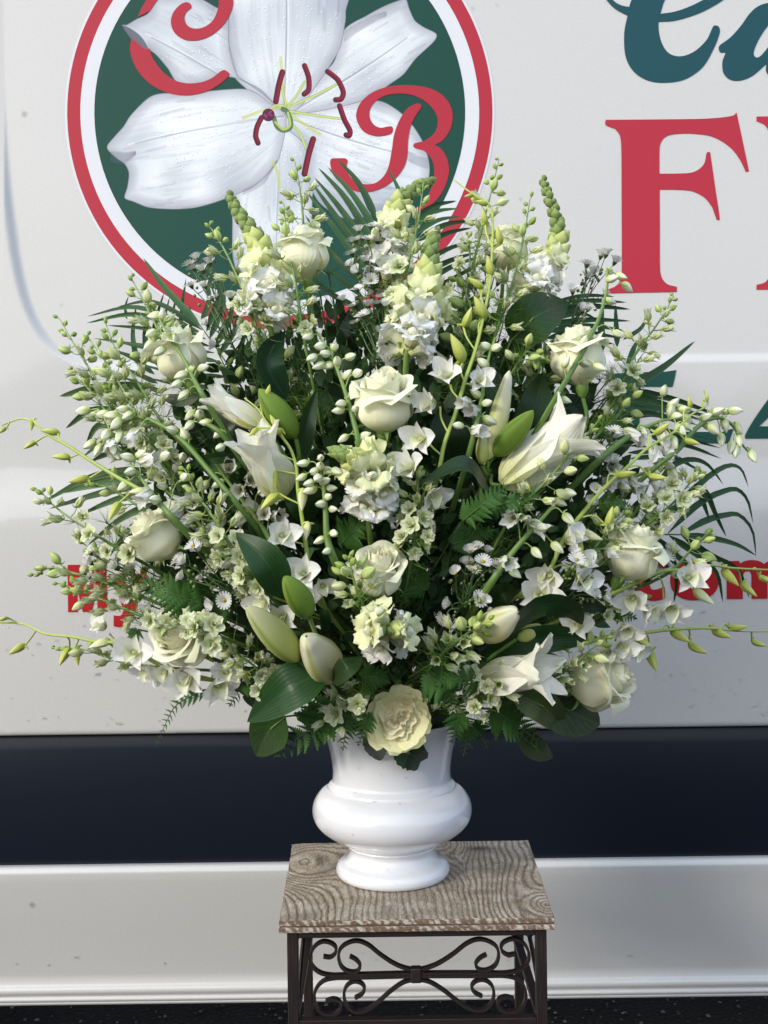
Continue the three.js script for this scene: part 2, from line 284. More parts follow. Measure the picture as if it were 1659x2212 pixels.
    dark(T([130, 770], [150, 830], [190, 855], [235, 840], [240, 790], [215, 730], [190, 715]), '#5d7a52', 20); dark(T([140, 800], [190, 848], [236, 820], [222, 740]), '#b6c86a', 10);
    for (const [pts, lw] of [[[[190, 475], [165, 560], [145, 665]], 25], [[[335, 435], [360, 510], [360, 590], [330, 620]], 23], [[[485, 475], [550, 530], [585, 610], [570, 655], [535, 660]], 23], [[[560, 700], [590, 790], [625, 860], [620, 895], [600, 890]], 23], [[[385, 915], [355, 1010], [325, 1140]], 26], [[[50, 770], [20, 830], [10, 890], [25, 935]], 23]]) { dark(T(...pts), '#5a0f28', lw); dark(T(...pts.map(([x, y]) => [x + 5, y - 6])), '#8a142c', lw * .45); }
    g.fillStyle = '#5b1740'; g.beginPath(); g.arc(u(580), w(249), 27, 0, 7); g.fill(); g.fillStyle = '#8d3a68'; for (let k = 0; k < 14; k++) { g.beginPath(); g.arc(u(580) + rr(-17, 17), w(249) + rr(-17, 12), 4, 0, 7); g.fill(); }
  });
  const pm = V_WHITE.clone(); pm.color.setRGB(.90, .91, .92); pm.map = print;
  const face = disc(400); const uv = face.attributes.uv, po = face.attributes.position, R2 = RAD(800);
  for (let k = 0; k < uv.count; k++) uv.setXY(k, po.getX(k) / R2 + 0.5, po.getY(k) / 1.02 / R2 + 0.5);
  part(e, 'lily_print', face, pm, V(0, 0, 0.0015));
  const onE = (name, s, mat, z) => { const m = decal(name, s, mat, 0, e); m.position.set(-EMB.x, -EMB.y, z); return m; };
  onE('letter_c', smoothShape(FR.c1([784, 228], [775, 300], [800, 385], [850, 460], [920, 520], [1005, 556], [1110, 570], [1220, 550], [1300, 508], [1358, 458], [1362, 438], [1335, 420], [1312, 428], [1240, 478], [1150, 499], [1060, 488], [985, 445], [925, 375], [897, 322], [892, 292], [862, 296], [806, 250]), [0, 21, 20, 19, 18]), V_RED, 0.0022);
  onE('letter_c', smoothShape(FR.c1([1385, 0], [1375, 70], [1330, 150], [1260, 212], [1180, 243], [1100, 240], [1040, 200], [1017, 140], [1030, 80], [1070, 34], [1108, 17], [1135, 30], [1136, 52], [1110, 75], [1097, 112], [1112, 152], [1152, 173], [1205, 168], [1260, 132], [1292, 70], [1300, 0], [1270, -90], [1150, -140], [1020, -90], [940, 0], [892, 70], [820, 106], [850, 40], [920, -60], [1040, -190], [1200, -220], [1350, -120]), [25, 26]), V_RED, 0.0022);
  onE('letter_b', smoothShape(FR.c2([908, 850], [900, 830], [875, 830], [825, 838], [780, 815], [755, 765], [762, 710], [800, 660], [870, 625], [960, 615], [1050, 630], [1130, 675], [1185, 740], [1200, 800], [1180, 870], [1120, 920], [1050, 940], [1040, 957], [1055, 972], [1110, 988], [1158, 1040], [1176, 1110], [1168, 1200], [1120, 1310], [1060, 1370], [1100, 1390], [1160, 1340], [1215, 1280], [1252, 1210], [1273, 1120], [1260, 1040], [1225, 980], [1182, 951], [1235, 918], [1280, 850], [1297, 770], [1280, 690], [1222, 620], [1130, 577], [1000, 560], [870, 572], [770, 610], [700, 670], [668, 745], [680, 810], [720, 865], [790, 892], [850, 890], [895, 876]), [32]), V_RED, 0.0022);
  onE('letter_b', smoothShape(FR.c2([1062, 681], [1088, 688], [1092, 705], [1050, 770], [1020, 840], [1006, 930], [1000, 1030], [970, 1110], [900, 1190], [800, 1245], [690, 1256], [590, 1216], [522, 1150], [498, 1070], [506, 1042], [535, 1038], [595, 1038], [612, 1053], [606, 1076], [612, 1130], [652, 1180], [712, 1205], [790, 1200], [850, 1150], [882, 1080], [902, 970], [916, 880], [950, 790], [1000, 715])), V_RED, 0.0025);
}
{
  const raw = (pts) => pts;      // outlines with straight and curved runs
  decal('letter_f', smoothShape(FR.c3([716, 697], [1000, 695], [1280, 691], [1400, 682], [1455, 672], [1476, 655], [1512, 825], [1548, 995], [1530, 1000], [1490, 920], [1430, 850], [1340, 797], [1240, 779], [1140, 778], [1070, 792], [1036, 830], [1028, 880], [1028, 1010], [1130, 1009], [1210, 1004], [1260, 982], [1290, 945], [1303, 888], [1322, 885], [1350, 1080], [1378, 1276], [1360, 1277], [1335, 1205], [1290, 1150], [1220, 1113], [1130, 1103], [1029, 1103], [1030, 1330], [1031, 1560], [1042, 1615], [1075, 1652], [1129, 1667], [1129, 1697], [930, 1701], [720, 1706], [720, 1684], [770, 1665], [802, 1625], [809, 1560], [808, 1200], [806, 860], [798, 790], [770, 750], [716, 727]), [0, 5, 7, 8, 17, 23, 24, 26, 27, 31, 36, 37, 39, 40, 47]), V_RED, deepZ + 0.0006);
  decal('letter_l', smoothShape(FR.c3([1592, 678], [1760, 676], [1980, 674], [1980, 703], [1930, 722], [1895, 760], [1888, 840], [1889, 1560], [1900, 1600], [2100, 1590], [2220, 1500], [2240, 1500], [2230, 1680], [1900, 1681], [1592, 1684], [1592, 1656], [1645, 1638], [1672, 1590], [1678, 1540], [1675, 850], [1668, 780], [1642, 730], [1592, 705]), [0, 2, 3, 10, 11, 12, 14, 15, 22]), V_RED, deepZ + 0.0006);
  decal('script_letter_c', smoothShape(FR.c3([866, 0], [843, 90], [823, 200], [832, 330], [880, 418], [965, 470], [1070, 481], [1180, 460], [1280, 390], [1345, 280], [1378, 190], [1372, 156], [1345, 150], [1330, 175], [1300, 235], [1230, 300], [1150, 328], [1080, 308], [1037, 240], [1022, 150], [1034, 80], [1060, 0], [1130, -130], [960, -170])), V_TEAL, deepZ + 0.0006);
  decal('script_letter_c', smoothShape(FR.c3([1030, 82], [1120, 68], [1210, 36], [1300, -10], [1380, -60], [1440, -50], [1390, 5], [1270, 72], [1130, 118], [1020, 128]), [0, 9]), V_TEAL, deepZ + 0.0009);
  decal('script_letter_c', smoothShape(FR.c3([690, -50], [720, 0], [770, 52], [850, 96], [870, 44], [805, 32], [757, 0], [730, -60]), [3, 4]), V_TEAL, deepZ + 0.0009);
  const a = smoothShape(FR.c3([1760, 10], [1659, 18], [1600, 38], [1550, 82], [1500, 152], [1440, 218], [1377, 266], [1374, 292], [1386, 307], [1410, 309], [1394, 360], [1400, 425], [1440, 464], [1500, 468], [1570, 440], [1648, 374], [1650, 420], [1690, 460], [1780, 440], [1840, 380], [1820, 350], [1770, 360], [1790, 200], [1830, 40]), [15]);
  const hole = new THREE.Path(smoothShape(FR.c3([1700, 130], [1659, 150], [1605, 230], [1575, 305], [1585, 332], [1610, 330], [1659, 275], [1720, 180])).getPoints(6)); a.holes.push(hole);
  decal('script_letter_a', a, V_TEAL, deepZ + 0.0006);
  // the green capital behind the palm leaves and the numeral at the edge, below the ledge
  const lz = lowZ(vy(880)) + 0.0012;
  decal('green_letter_e', smoothShape(FR.m4([250, 605], [560, 592], [690, 590], [788, 575], [775, 640], [755, 720], [480, 718], [470, 880], [640, 890], [660, 850], [680, 850], [680, 1010], [660, 1010], [640, 930], [470, 930], [470, 1100], [900, 1110], [1180, 1112], [1262, 1085], [1284, 1086], [1240, 1210], [250, 1200]), Array.from({ length: 22 }, (_, k) => k)), V_GREEN, lz);
  decal('green_numeral_two', smoothShape(FR.m4([1582, 622], [1690, 540], [1800, 600], [1790, 760], [1640, 930], [1505, 1062], [1760, 1062], [1800, 1020], [1790, 1165], [1386, 1168], [1384, 1140], [1450, 1020], [1560, 860], [1680, 700], [1690, 620], [1640, 590]), [0, 5, 6, 7, 8, 9]), V_GREEN, lz);
}
const font = await new FontLoader().loadAsync('fonts/droid/droid_sans_bold.typeface.json');
function words(str, name, px0, py, px1, size) {
  const z = lowZ(vy(py)) + 0.0008, a = P(px0, py, ZV + z), b = P(px1, py, ZV + z), g = new TextGeometry(str, { font, size: M(size, ZV), depth: 0.0005, curveSegments: 6, bevelEnabled: true, bevelThickness: 0.0002, bevelSize: M(4, ZV), bevelSegments: 1 });
  g.computeBoundingBox(); const bb = g.boundingBox; g.translate(-bb.min.x, 0, 0); g.scale((b.x - a.x) / (bb.max.x - bb.min.x), 1, 1);
  part(van, name, g, V_RED2, V(a.x, a.y, z));
}
words('M', 'red_letter_m', 147, 1318, 232, 96); words('y', 'red_letter_y', 240, 1318, 318, 98);
words('c', 'red_letter_c', 1375, 1293, 1440, 98); words('o', 'red_letter_o', 1448, 1292, 1553, 98); words('m', 'red_letter_m', 1570, 1290, 1712, 98);
{ // rain drops on the paint
  const drop = new THREE.SphereGeometry(1, 8, 5, 0, Math.PI * 2, 0, Math.PI / 2).rotateX(Math.PI / 2).scale(1, 0.8, 0.45);
  const water = new THREE.MeshPhysicalMaterial({ color: 0xffffff, roughness: 0.02, transmission: 1, thickness: 0.002, ior: 1.33 });
  const n = 420, im = new THREE.InstancedMesh(drop, water, n), d = new THREE.Object3D();
  for (let k = 0; k < n; k++) {
    const sill = k < 260, y = sill ? rr(vy(2100), vy(1905)) : rr(vy(1560), vy(1330)), x = rr(-0.72, 0.75), t = (y - vy(2118)) / (vy(1863) - vy(2118));
    d.position.set(x, y, sill ? -0.003 + 0.006 * t - 0.23 * Math.max(0, vy(1863) - 0.02 - y) : van.userData.printZ(x, y)); const s = rr(0.0011, 0.0028) * (rnd() < .12 ? 1.6 : 1); d.scale.set(s * rr(.8, 1.9), s, s); d.rotation.z = rr(-.5, .5); d.updateMatrix(); im.setMatrixAt(k, d.matrix);
  }
  im.name = 'water_drops'; im.userData = { kind: 'stuff' }; van.add(im);
}
delete van.userData.printZ;

// ------------------------------------------------------------------ the house across the yard, behind the viewpoint: its outline is mirrored in the paint and the urn
{
  const h = thing('house', 'house across the yard, mirrored faintly in the van paint and the urn', 'house', V(0, 0, 20));
  const wall = new THREE.MeshStandardMaterial({ color: new THREE.Color(.42, .38, .31), roughness: .9 }), slate = new THREE.MeshStandardMaterial({ color: new THREE.Color(.09, .085, .08), roughness: .85 }), glass = new THREE.MeshPhysicalMaterial({ color: 0x11151a, roughness: .05 }), trim = new THREE.MeshStandardMaterial({ color: 0xd8d6d0, roughness: .6 });
  part(h, 'wall', new THREE.BoxGeometry(24, 2.9, 8), wall, V(1, 1.45, 4));
  const gable = (x, w, hh, d) => { const s = new THREE.Shape([new THREE.Vector2(-w / 2, 0), new THREE.Vector2(w / 2, 0), new THREE.Vector2(0, hh)]); part(h, 'roof', new THREE.ExtrudeGeometry(s, { depth: d, bevelEnabled: false }), slate, V(x, 2.9, -0.4)); };
  gable(-5, 9, 2.4, 9); gable(4, 7, 1.9, 9); gable(11, 6, 2.2, 9);
  for (const x of [-8, -4.5, -1, 3, 6.5, 10.5]) { const w = part(h, 'window', new THREE.BoxGeometry(1.3, 1.3, .08), trim, V(x, 1.7, -.04)); part(w, 'pane', new THREE.BoxGeometry(1.1, 1.1, .08), glass, V(0, 0, -.02)); }
  part(h, 'door', new THREE.BoxGeometry(1, 2.1, .08), trim, V(1, 1.05, -.04));
}
// ------------------------------------------------------------------ plant stand
const TOP = 0.701;
{
  const st = thing('plant_stand', 'small plant stand with weathered wooden top and dark scrolled metal frame under the urn', 'plant stand', V(0.0335, 0, 0.01)); const SX = st.position.x;
  const knots = [[0.07, 0.72, 1], [0.965, 0.14, 1], [0.62, 0.97, 1]];
  const field = (u, v) => { // growth rings of a flat-sawn board running from front to back
    let q = u * 9 + 0.30 * fbm(u * 3, v * 0.9, 2) + .10 * nz(u * 9, v * 5, 7) + (u < .28 ? 0 : u > .7 ? 3.3 : 1.7);
    for (const [kx, ky, s] of knots) { const dx = (u - kx) * 3.0, dy = (v - ky) * 1.5, r = Math.hypot(dx, dy) * (1 + .05 * nz(u * 5, v * 5, 9)); q = lerp(q, kx * 9 + 2 + r * 4.6, s * Math.exp(-((r / .42) ** 2))); }
    return q;
  };
  const wood = (u, v, en) => {
    const q = field(u, v) * (en ? 1.2 : 1), ring = 1 - Math.pow(0.5 + 0.5 * Math.sin(q * 27 + 1.3 * nz(u * 60, v * 9, 4)), 1.8), grain = nz(u * 260, v * 26, 1), wear = fbm(u * 6, v * 6, 11), pale = smooth(fbm(u * 13, v * 10, 21) + 0.6 * wear, -0.12, 0.28);
    let c = mixc([92, 80, 66], [157, 144, 125], Math.pow(ring, 0.6)); c = mixc(c, [140, 127, 110], clamp(.05 + .38 * (1 - smooth(Math.abs(u - .5), .08, .26)) + .7 * fbm(u * 5, v * 3, 44), 0, .7)); c = mixc(c, [206, 201, 192], pale * 0.36 * (.3 + .7 * ring)); const g = 30 * grain + 16 * nz(u * 120, v * 90, 17) + 16 * nz(u * 420, v * 40, 5); c = c.map((k) => k + g);
    const stain = smooth(fbm(u * 4 + 3, v * 4, 31), 0.1, 0.35); c = mixc(c, [96, 84, 78], stain * 0.4); if (nz(u * 90, v * 90, 6) > .45) c = c.map((k) => k * .72);
    const mark = Math.exp(-(((u - .78) / .05) ** 2 + ((v - .88) / .03) ** 2)); return mixc(c, [44, 38, 36], mark * .8);
  };
  const topTex = dataTex(1024, 900, (u, v) => wood(u, v)), topBump = dataTex(1024, 900, (u, v) => { const q = field(u, v), k = 128 + 60 * Math.sin(q * 21 + 1.2 * nz(u * 40, v * 9, 4)) + 40 * nz(u * 200, v * 30, 1); return [k, k, k]; }, false);
  const edgeTex = dataTex(1024, 64, (u, v) => { const s = Math.sin((u * 210 + v * 12 * (1 + nz(u * 6, 0, 1)) + 9 * fbm(u * 9, v, 4))); let c = mixc([100, 82, 65], [172, 162, 150], smooth(.5 * s + 2.2 * fbm(u * 16, v * 3, 8) + .8 * nz(u * 90, v * 9, 2), -0.4, 0.9)); if (v > .42 && v < .58) c = mixc(c, [70, 56, 46], .8); const g = 30 * nz(u * 150, v * 20, 3); return c.map((k) => k + g); });
  const zf = 0.159, zb = -0.155, hf = 0.169, hb = 0.179, th = 0.0152;
  const slab = (y, inset, chip) => { const o = []; for (let k = 0; k <= 24; k++) { const t = k / 24; o.push([lerp(-hf, hf, t) + (k === 0 ? inset : k === 24 ? -inset : 0), zf - inset - chip * Math.abs(nz(t * 9, y * 900, 2))]); } for (let k = 0; k <= 24; k++) { const t = k / 24; o.push([lerp(hf, hb, t) - inset - chip * .7 * Math.abs(nz(t * 7, 3, y * 900)), lerp(zf, zb, t)]); } for (let k = 1; k <= 24; k++) { const t = k / 24; o.push([lerp(hb, -hb, t), zb + inset + chip * Math.abs(nz(t * 8, 5, y * 900)) + (t > .96 ? 0.006 : 0)]); } for (let k = 1; k < 24; k++) { const t = k / 24; o.push([lerp(-hb, -hf, t) + inset + chip * .7 * Math.abs(nz(t * 7, 8, y * 900)), lerp(zb, zf, t)]); } return o; };
  const layers = [[TOP - th, 0.0008, .0015], [TOP - th + .0012, 0, .0015], [TOP - th * .60, 0, .001], [TOP - th * .56, 0.0014, .0004], [TOP - th * .44, 0.0014, .0004], [TOP - th * .40, .0002, .0012], [TOP - .0014, .0002, .0015], [TOP, .0012, .0015]].map(([y, i, c]) => [y, slab(y, i, c)]);
  const g = new Geo(), n = layers[0][1].length;
  layers.forEach(([y, o], j) => { for (let k = 0; k <= n; k++) { const [x, z] = o[k % n]; g.vert(V(x, y, z), [1, 1, 1], k / n * 4, j / (layers.length - 1)); } });
  for (let j = 0; j < layers.length - 1; j++) for (let k = 0; k < n; k++) { const a = j * (n + 1) + k, d = a + n + 1; g.i.push(a, a + 1, d, a + 1, d + 1, d); }
  const top = part(st, 'wooden_top', (() => { // the flat upper face
    const o = layers.at(-1)[1], s = new THREE.Shape(o.map(([x, z]) => new THREE.Vector2(x, -z))), q = new THREE.ShapeGeometry(s).rotateX(-Math.PI / 2).translate(0, TOP, 0), u = q.attributes.uv, p = q.attributes.position;
    for (let k = 0; k < u.count; k++) u.setXY(k, (p.getX(k) + hb) / (2 * hb), (zf - p.getZ(k)) / (zf - zb)); return q;
  })(), new THREE.MeshStandardMaterial({ map: topTex, bumpMap: topBump, bumpScale: 0.0012, roughness: 0.72 }));
  part(top, 'board_edge', g.build(), new THREE.MeshStandardMaterial({ map: edgeTex, roughness: 0.75, bumpMap: edgeTex, bumpScale: .0008 }));
  const rust = dataTex(256, 256, (u, v) => { const k = fbm(u * 12, v * 12, 3), s = nz(u * 60, v * 60, 2); const c = mixc([32, 25, 24], [56, 43, 38], smooth(k, -.1, .35)); return c.map((q) => q + 8 * s); });
  const IRON = new THREE.MeshStandardMaterial({ map: rust, metalness: 0.35, roughness: 0.52 }), BARM = IRON;
  const leg = new RoundedBoxGeometry(0.0136, TOP - th - 0.002, 0.0136, 2, 0.0015), lx = 0.153, y0 = TOP - th, zF = 0.146, zB = -0.139;
  for (const [x, z] of [[-lx, zF], [lx, zF], [-lx - .003, zB], [lx + .007, zB]]) part(st, 'leg', leg, IRON, V(x, (TOP - th) / 2 - 0.001, z));
  const rail = new RoundedBoxGeometry(2 * lx - 0.0136, 0.0088, 0.012, 2, 0.001), sideRail = new RoundedBoxGeometry(0.011, 0.0088, zF - zB - 0.0136, 2, 0.001);
  const yl = P(905, 2197, zF).y;
  for (const y of [y0 - 0.0046, yl, 0.16]) { for (const z of [zF, zB]) part(st, 'rail', rail, IRON, V(0, y, z)); for (const x of [-lx, lx]) part(st, 'rail', sideRail, IRON, V(x, y, (zF + zB) / 2)); }
  // scrollwork: flat bar bent into four S-curves held by a collar
  const c0 = P(576 + 813 * .3968, 1974.8 + 327 * .3968, zF), SC = M(.3968, zF), out = [];
  const bar = (pts, flip) => {
    const q = curve(pts.map(([x, y]) => V((flip ? (813 - x) * 1.075 : x - 813) * SC, -(y - 327) * SC, 0))).getPoints(90), s = new Geo(), hw = 0.0042, ht = 0.0017;
    for (let k = 0; k < q.length; k++) { const t = q[Math.min(k + 1, q.length - 1)].clone().sub(q[Math.max(k - 1, 0)]).normalize(), nn = V(-t.y, t.x, 0); [[1, -1], [1, 1], [-1, 1], [-1, -1], [1, -1]].forEach(([a, b], m) => s.vert(q[k].clone().addScaledVector(nn, a * ht).add(V(0, 0, b * hw)), [1, 1, 1], m / 4, k / 9)); }
    for (let k = 0; k < q.length - 1; k++) for (let m = 0; m < 4; m++) { const a = k * 5 + m; s.i.push(a, a + 5, a + 1, a + 1, a + 5, a + 6); }
    const e = q.length * 5 - 5; s.i.push(0, 1, 2, 0, 2, 3, e, e + 2, e + 1, e, e + 3, e + 2);
    return s.build().toNonIndexed();
  };
  const flat = (g) => { g.computeVertexNormals(); return g; };
  const S = [[[310, 222], [348, 226], [376, 205], [378, 172], [350, 148], [308, 141], [266, 165], [241, 215], [246, 265], [285, 306], [350, 324], [450, 323], [620, 321], [790, 319]],
    [[455, 222], [492, 245], [510, 276], [494, 304], [450, 306], [410, 280], [393, 226], [405, 180], [450, 148], [500, 140], [555, 162], [620, 215], [700, 268], [760, 292], [812, 302]],
    [[320, 465], [364, 454], [396, 470], [401, 505], [370, 534], [318, 534], [275, 505], [258, 450], [270, 395], [310, 355], [370, 340], [450, 339], [620, 337], [790, 335]],
    [[480, 450], [520, 426], [532, 395], [512, 368], [470, 361], [431, 390], [420, 440], [435, 490], [480, 524], [540, 516], [600, 478], [680, 410], [750, 366], [812, 352]]];
  const geos = S.flatMap((s) => [flat(bar(s, false)), flat(bar(s, true))]);
  for (const g2 of geos) part(st, 'scroll', g2, BARM, V(c0.x - SX, c0.y, zF - .01));
  part(st, 'collar', new RoundedBoxGeometry(0.0132, 0.0185, 0.0125, 2, 0.002), IRON, V(c0.x - SX, c0.y, zF - .01));
  const yT = y0 - 0.009, yB = yl + 0.004, zM = (zF + zB) / 2, brace = (s) => { const q = new Geo(); q.tube(curve([V(0, yT, zM - s * 0.125), V(0, (yT * 2 + yB) / 3, zM - s * 0.06), V(0, (yT + yB * 2) / 3, zM + s * 0.06), V(0, yB, zM + s * 0.125)]).getPoints(16), 0.0032, [1, 1, 1], 6); return q.build(); };
  for (const x of [-lx, lx]) for (const s of [-1, 1]) part(st, 'brace', brace(s), IRON, V(x + s * 0.003, 0, 0));
  for (const m of st.children) m.position.z -= m === top ? 0 : 0;
}
// ------------------------------------------------------------------ urn
{
  const u = thing('urn_vase', 'glossy white ceramic urn on a flared foot holding the flower arrangement', 'urn', V(P(847, 1750, 0).x, TOP, 0));
  const prof = [[0, 0], [.070, 0], [.0745, .0012], [.0775, .005], [.0782, .0095], [.0772, .0135], [.0745, .0175], [.0665, .0215], [.0615, .027], [.0585, .033], [.0585, .037], [.0600, .0395], [.0622, .0418], [.0618, .0438], [.0640, .0460], [.075, .0515], [.089, .0595], [.1015, .0695], [.108, .080], [.1098, .0905], [.108, .101], [.1035, .1095], [.0975, .1165], [.0905, .1208], [.0885, .1225], [.0880, .1245], [.0855, .1275], [.0822, .1315], [.0812, .138], [.0812, .146], [.0825, .158], [.0850, .172], [.0890, .188], [.0935, .2], [.0985, .209], [.1, .212], [.0985, .2145], [.095, .2138], [.090, .203], [.083, .18], [.078, .15], [.076, .13], [.07, .125], [0, .125]].map(([x, y]) => new THREE.Vector2(x, y));
  const sp = new THREE.SplineCurve(prof.slice(1, -2)).getPoints(150);
  part(u, 'body', new THREE.LatheGeometry([prof[0], ...sp, prof.at(-1)], 96), new THREE.MeshPhysicalMaterial({ color: new THREE.Color(0.67, 0.68, 0.70), roughness: 0.28, clearcoat: 1, clearcoatRoughness: 0.045 }));
  part(u, 'floral_foam', new THREE.CylinderGeometry(0.085, 0.072, 0.09, 20), new THREE.MeshStandardMaterial({ color: 0x1c3018, roughness: 1 }), V(0, 0.172, 0));
  const drop = new THREE.SphereGeometry(1, 8, 5, 0, Math.PI * 2, 0, Math.PI / 2).scale(1, 0.45, 1), n = 70, im = new THREE.InstancedMesh(drop, new THREE.MeshPhysicalMaterial({ color: 0xffffff, roughness: .02, transmission: 1, thickness: .002, ior: 1.33 }), n), d = new THREE.Object3D();
  for (let k = 0; k < n; k++) { const i = Math.floor(rr(8, 120)), a = sp[i], b = sp[i + 1], w = rr(-0.2, Math.PI + .2), tx = b.x - a.x, ty = b.y - a.y, no = V(ty, -tx, 0).normalize(); const nn = V(no.x * Math.cos(w), no.y, no.x * Math.sin(w)); d.position.set(a.x * Math.cos(w), a.y, a.x * Math.sin(w)); d.quaternion.setFromUnitVectors(V(0, 1, 0), nn); const s = rr(.0005, .0013); d.scale.set(s, s, s * rr(1, 1.6)); d.updateMatrix(); im.setMatrixAt(k, d.matrix); }
  im.name = 'water_drops'; im.userData = { kind: 'stuff' }; u.add(im);
}
// ------------------------------------------------------------------ plant materials
const petalMat = (trans = 0.32, rough = 0.62) => new THREE.MeshPhysicalMaterial({ vertexColors: true, roughness: rough, transmission: trans, thickness: 0, specularIntensity: 0.35 });
const ribs = dataTex(256, 256, (u, v) => { const k = 128 + 46 * Math.sin(u * 62 + 1.5 * nz(u * 5, v * 4, 3)) * (.4 + .6 * nz(u * 9, v * 3, 8)) + 60 * fbm(u * 6, v * 5, 2) + 14 * nz(u * 70, v * 30, 5); return [k, k, k]; }, false);
const PETAL = Object.assign(petalMat(), { bumpMap: ribs, bumpScale: 0.0009 }), PETAL_THICK = petalMat(0.16, 0.5), STEM = new THREE.MeshStandardMaterial({ vertexColors: true, roughness: 0.5 }), GREENS = petalMat(0.18, 0.55);
const veinTex = (kind) => dataTex(256, 512, (u, v) => {
  const x = Math.abs(u - 0.5) * 2, n = 10 * nz(u * 26, v * 40, 3) + 16 * fbm(u * 5, v * 9, 1); let k = 190 + n;
  if (kind === 'lily') { k += 10 * Math.sin(x * 34 + nz(v * 3, 0, 2)) + (x < .035 ? 26 : 0); } else { const d = Math.abs(((v * 8.5 - x * 2.4) % 1 + 1) % 1 - .5) * 2; k += (d > .93 ? 34 : d > .84 ? 10 : 0) + (x < .04 ? 48 : 0); }
  return [k, k, k * .93];
});
const veinBump = (kind) => dataTex(256, 512, (u, v) => {
  const x = Math.abs(u - 0.5) * 2; let k = 150;
  if (kind === 'lily') k += 30 * Math.sin(x * 34) - (x < .05 ? 70 : 0); else { const d = Math.abs(((v * 8.5 - x * 2.4) % 1 + 1) % 1 - .5) * 2; k += -70 * smooth(d, .7, 1) - (x < .05 ? 70 : 0) + 20 * fbm(u * 20, v * 30, 2); }
  return [k, k, k];
}, false);
const leafMat = (kind, rough, bump) => new THREE.MeshPhysicalMaterial({ vertexColors: true, map: veinTex(kind), bumpMap: veinBump(kind), bumpScale: bump, roughness: rough, specularIntensity: .45, transmission: 0.14, thickness: 0 });
const LEAF_LILY = leafMat('lily', 0.36, 0.0004), LEAF_SALAL = leafMat('salal', 0.42, 0.0007), LEAF_PALM = new THREE.MeshPhysicalMaterial({ vertexColors: true, roughness: 0.5, specularIntensity: .35, transmission: 0.12, thickness: 0 });
const C = { white: [.86, .88, .69], snow: [.88, .88, .83], cream: [.94, .93, .65], ivory: [.94, .937, .75], lime: [.50, .57, .16], budy: [.56, .61, .20], green: [.16, .27, .05], stem: [.11, .20, .04], stemd: [.05, .10, .025], leaf: [.044, .110, .026], dark: [.024, .068, .020], palm: [.026, .068, .024], fern: [.042, .115, .022], lily: [.027, .088, .026] };
const tone = (c, s) => c.map((k) => k * s);
// a petal or leaf blade: midrib from the origin along +Y, leaning towards +Z by th(v)
function blade(g, { L = 1, W = .3, th = () => 0, shape = (v) => Math.sin(Math.PI * Math.pow(v, .7)), cup = .2, ruf = 0, rk = 3, ph = 0, nu = 6, nv = 8, col = C.white, twist = 0, mat, dent = 0 }) {
  const my = [0], mz = [0]; for (let k = 1; k <= 40; k++) { const a = th((k - .5) / 40); my[k] = my[k - 1] + Math.cos(a) * L / 40; mz[k] = mz[k - 1] + Math.sin(a) * L / 40; }
  const s = new Geo();
  s.grid(nu, nv, (u, v) => {
    const U = 2 * u - 1, q = Math.min(40, v * 40), k = Math.min(39, Math.floor(q)), f = q - k, y = lerp(my[k], my[k + 1], f), z = lerp(mz[k], mz[k + 1], f), a = th(v), w = W * .5 * Math.max(0, shape(v)), x = U * w;
    const o = -cup * U * U * w + ruf * L * v * v * U * U * Math.sin(rk * Math.PI * v * 2 + ph + (U > 0 ? 1.7 : 0)) + ruf * .5 * L * Math.pow(v, 4) * Math.sin(U * 4 + ph), tw = twist * v, d = dent * Math.pow(v, 3) * (Math.cos(U * 7 + ph)) * L;
    const p = V(x * Math.cos(tw), y - Math.sin(a) * o + Math.cos(a) * d, z + Math.cos(a) * o + x * Math.sin(tw) + Math.sin(a) * d); return mat ? p.applyMatrix4(mat) : p;
  }, col);
  return g.add(s);
}
const spin = (a, r = 0, y = 0) => new THREE.Matrix4().makeRotationY(a).multiply(new THREE.Matrix4().makeTranslation(0, y, r));
function pod(g, { L = 1, W = .5, prof = (v) => Math.pow(Math.sin(Math.PI * Math.pow(v, .8)), .8), lobes = 5, lob = .06, bend = 0, ns = 10, nv = 9, col = C.white, mat }) { // closed bud along +Y
  const s = new Geo();
  s.grid(ns, nv, (u, v) => { const a = u * Math.PI * 2, r = W * .5 * prof(v) * (1 + lob * Math.cos(lobes * a)), p = V(Math.cos(a) * r, v * L, Math.sin(a) * r + bend * v * v * L); return mat ? p.applyMatrix4(mat) : p; }, (u, v) => typeof col === 'function' ? col(Math.cos(lobes * u * Math.PI * 2), v) : col);
  return g.add(s);
}
const made = (n, f) => Array.from({ length: n }, (_, k) => f(k));
const pick = (a) => a[Math.floor(rnd() * a.length)];
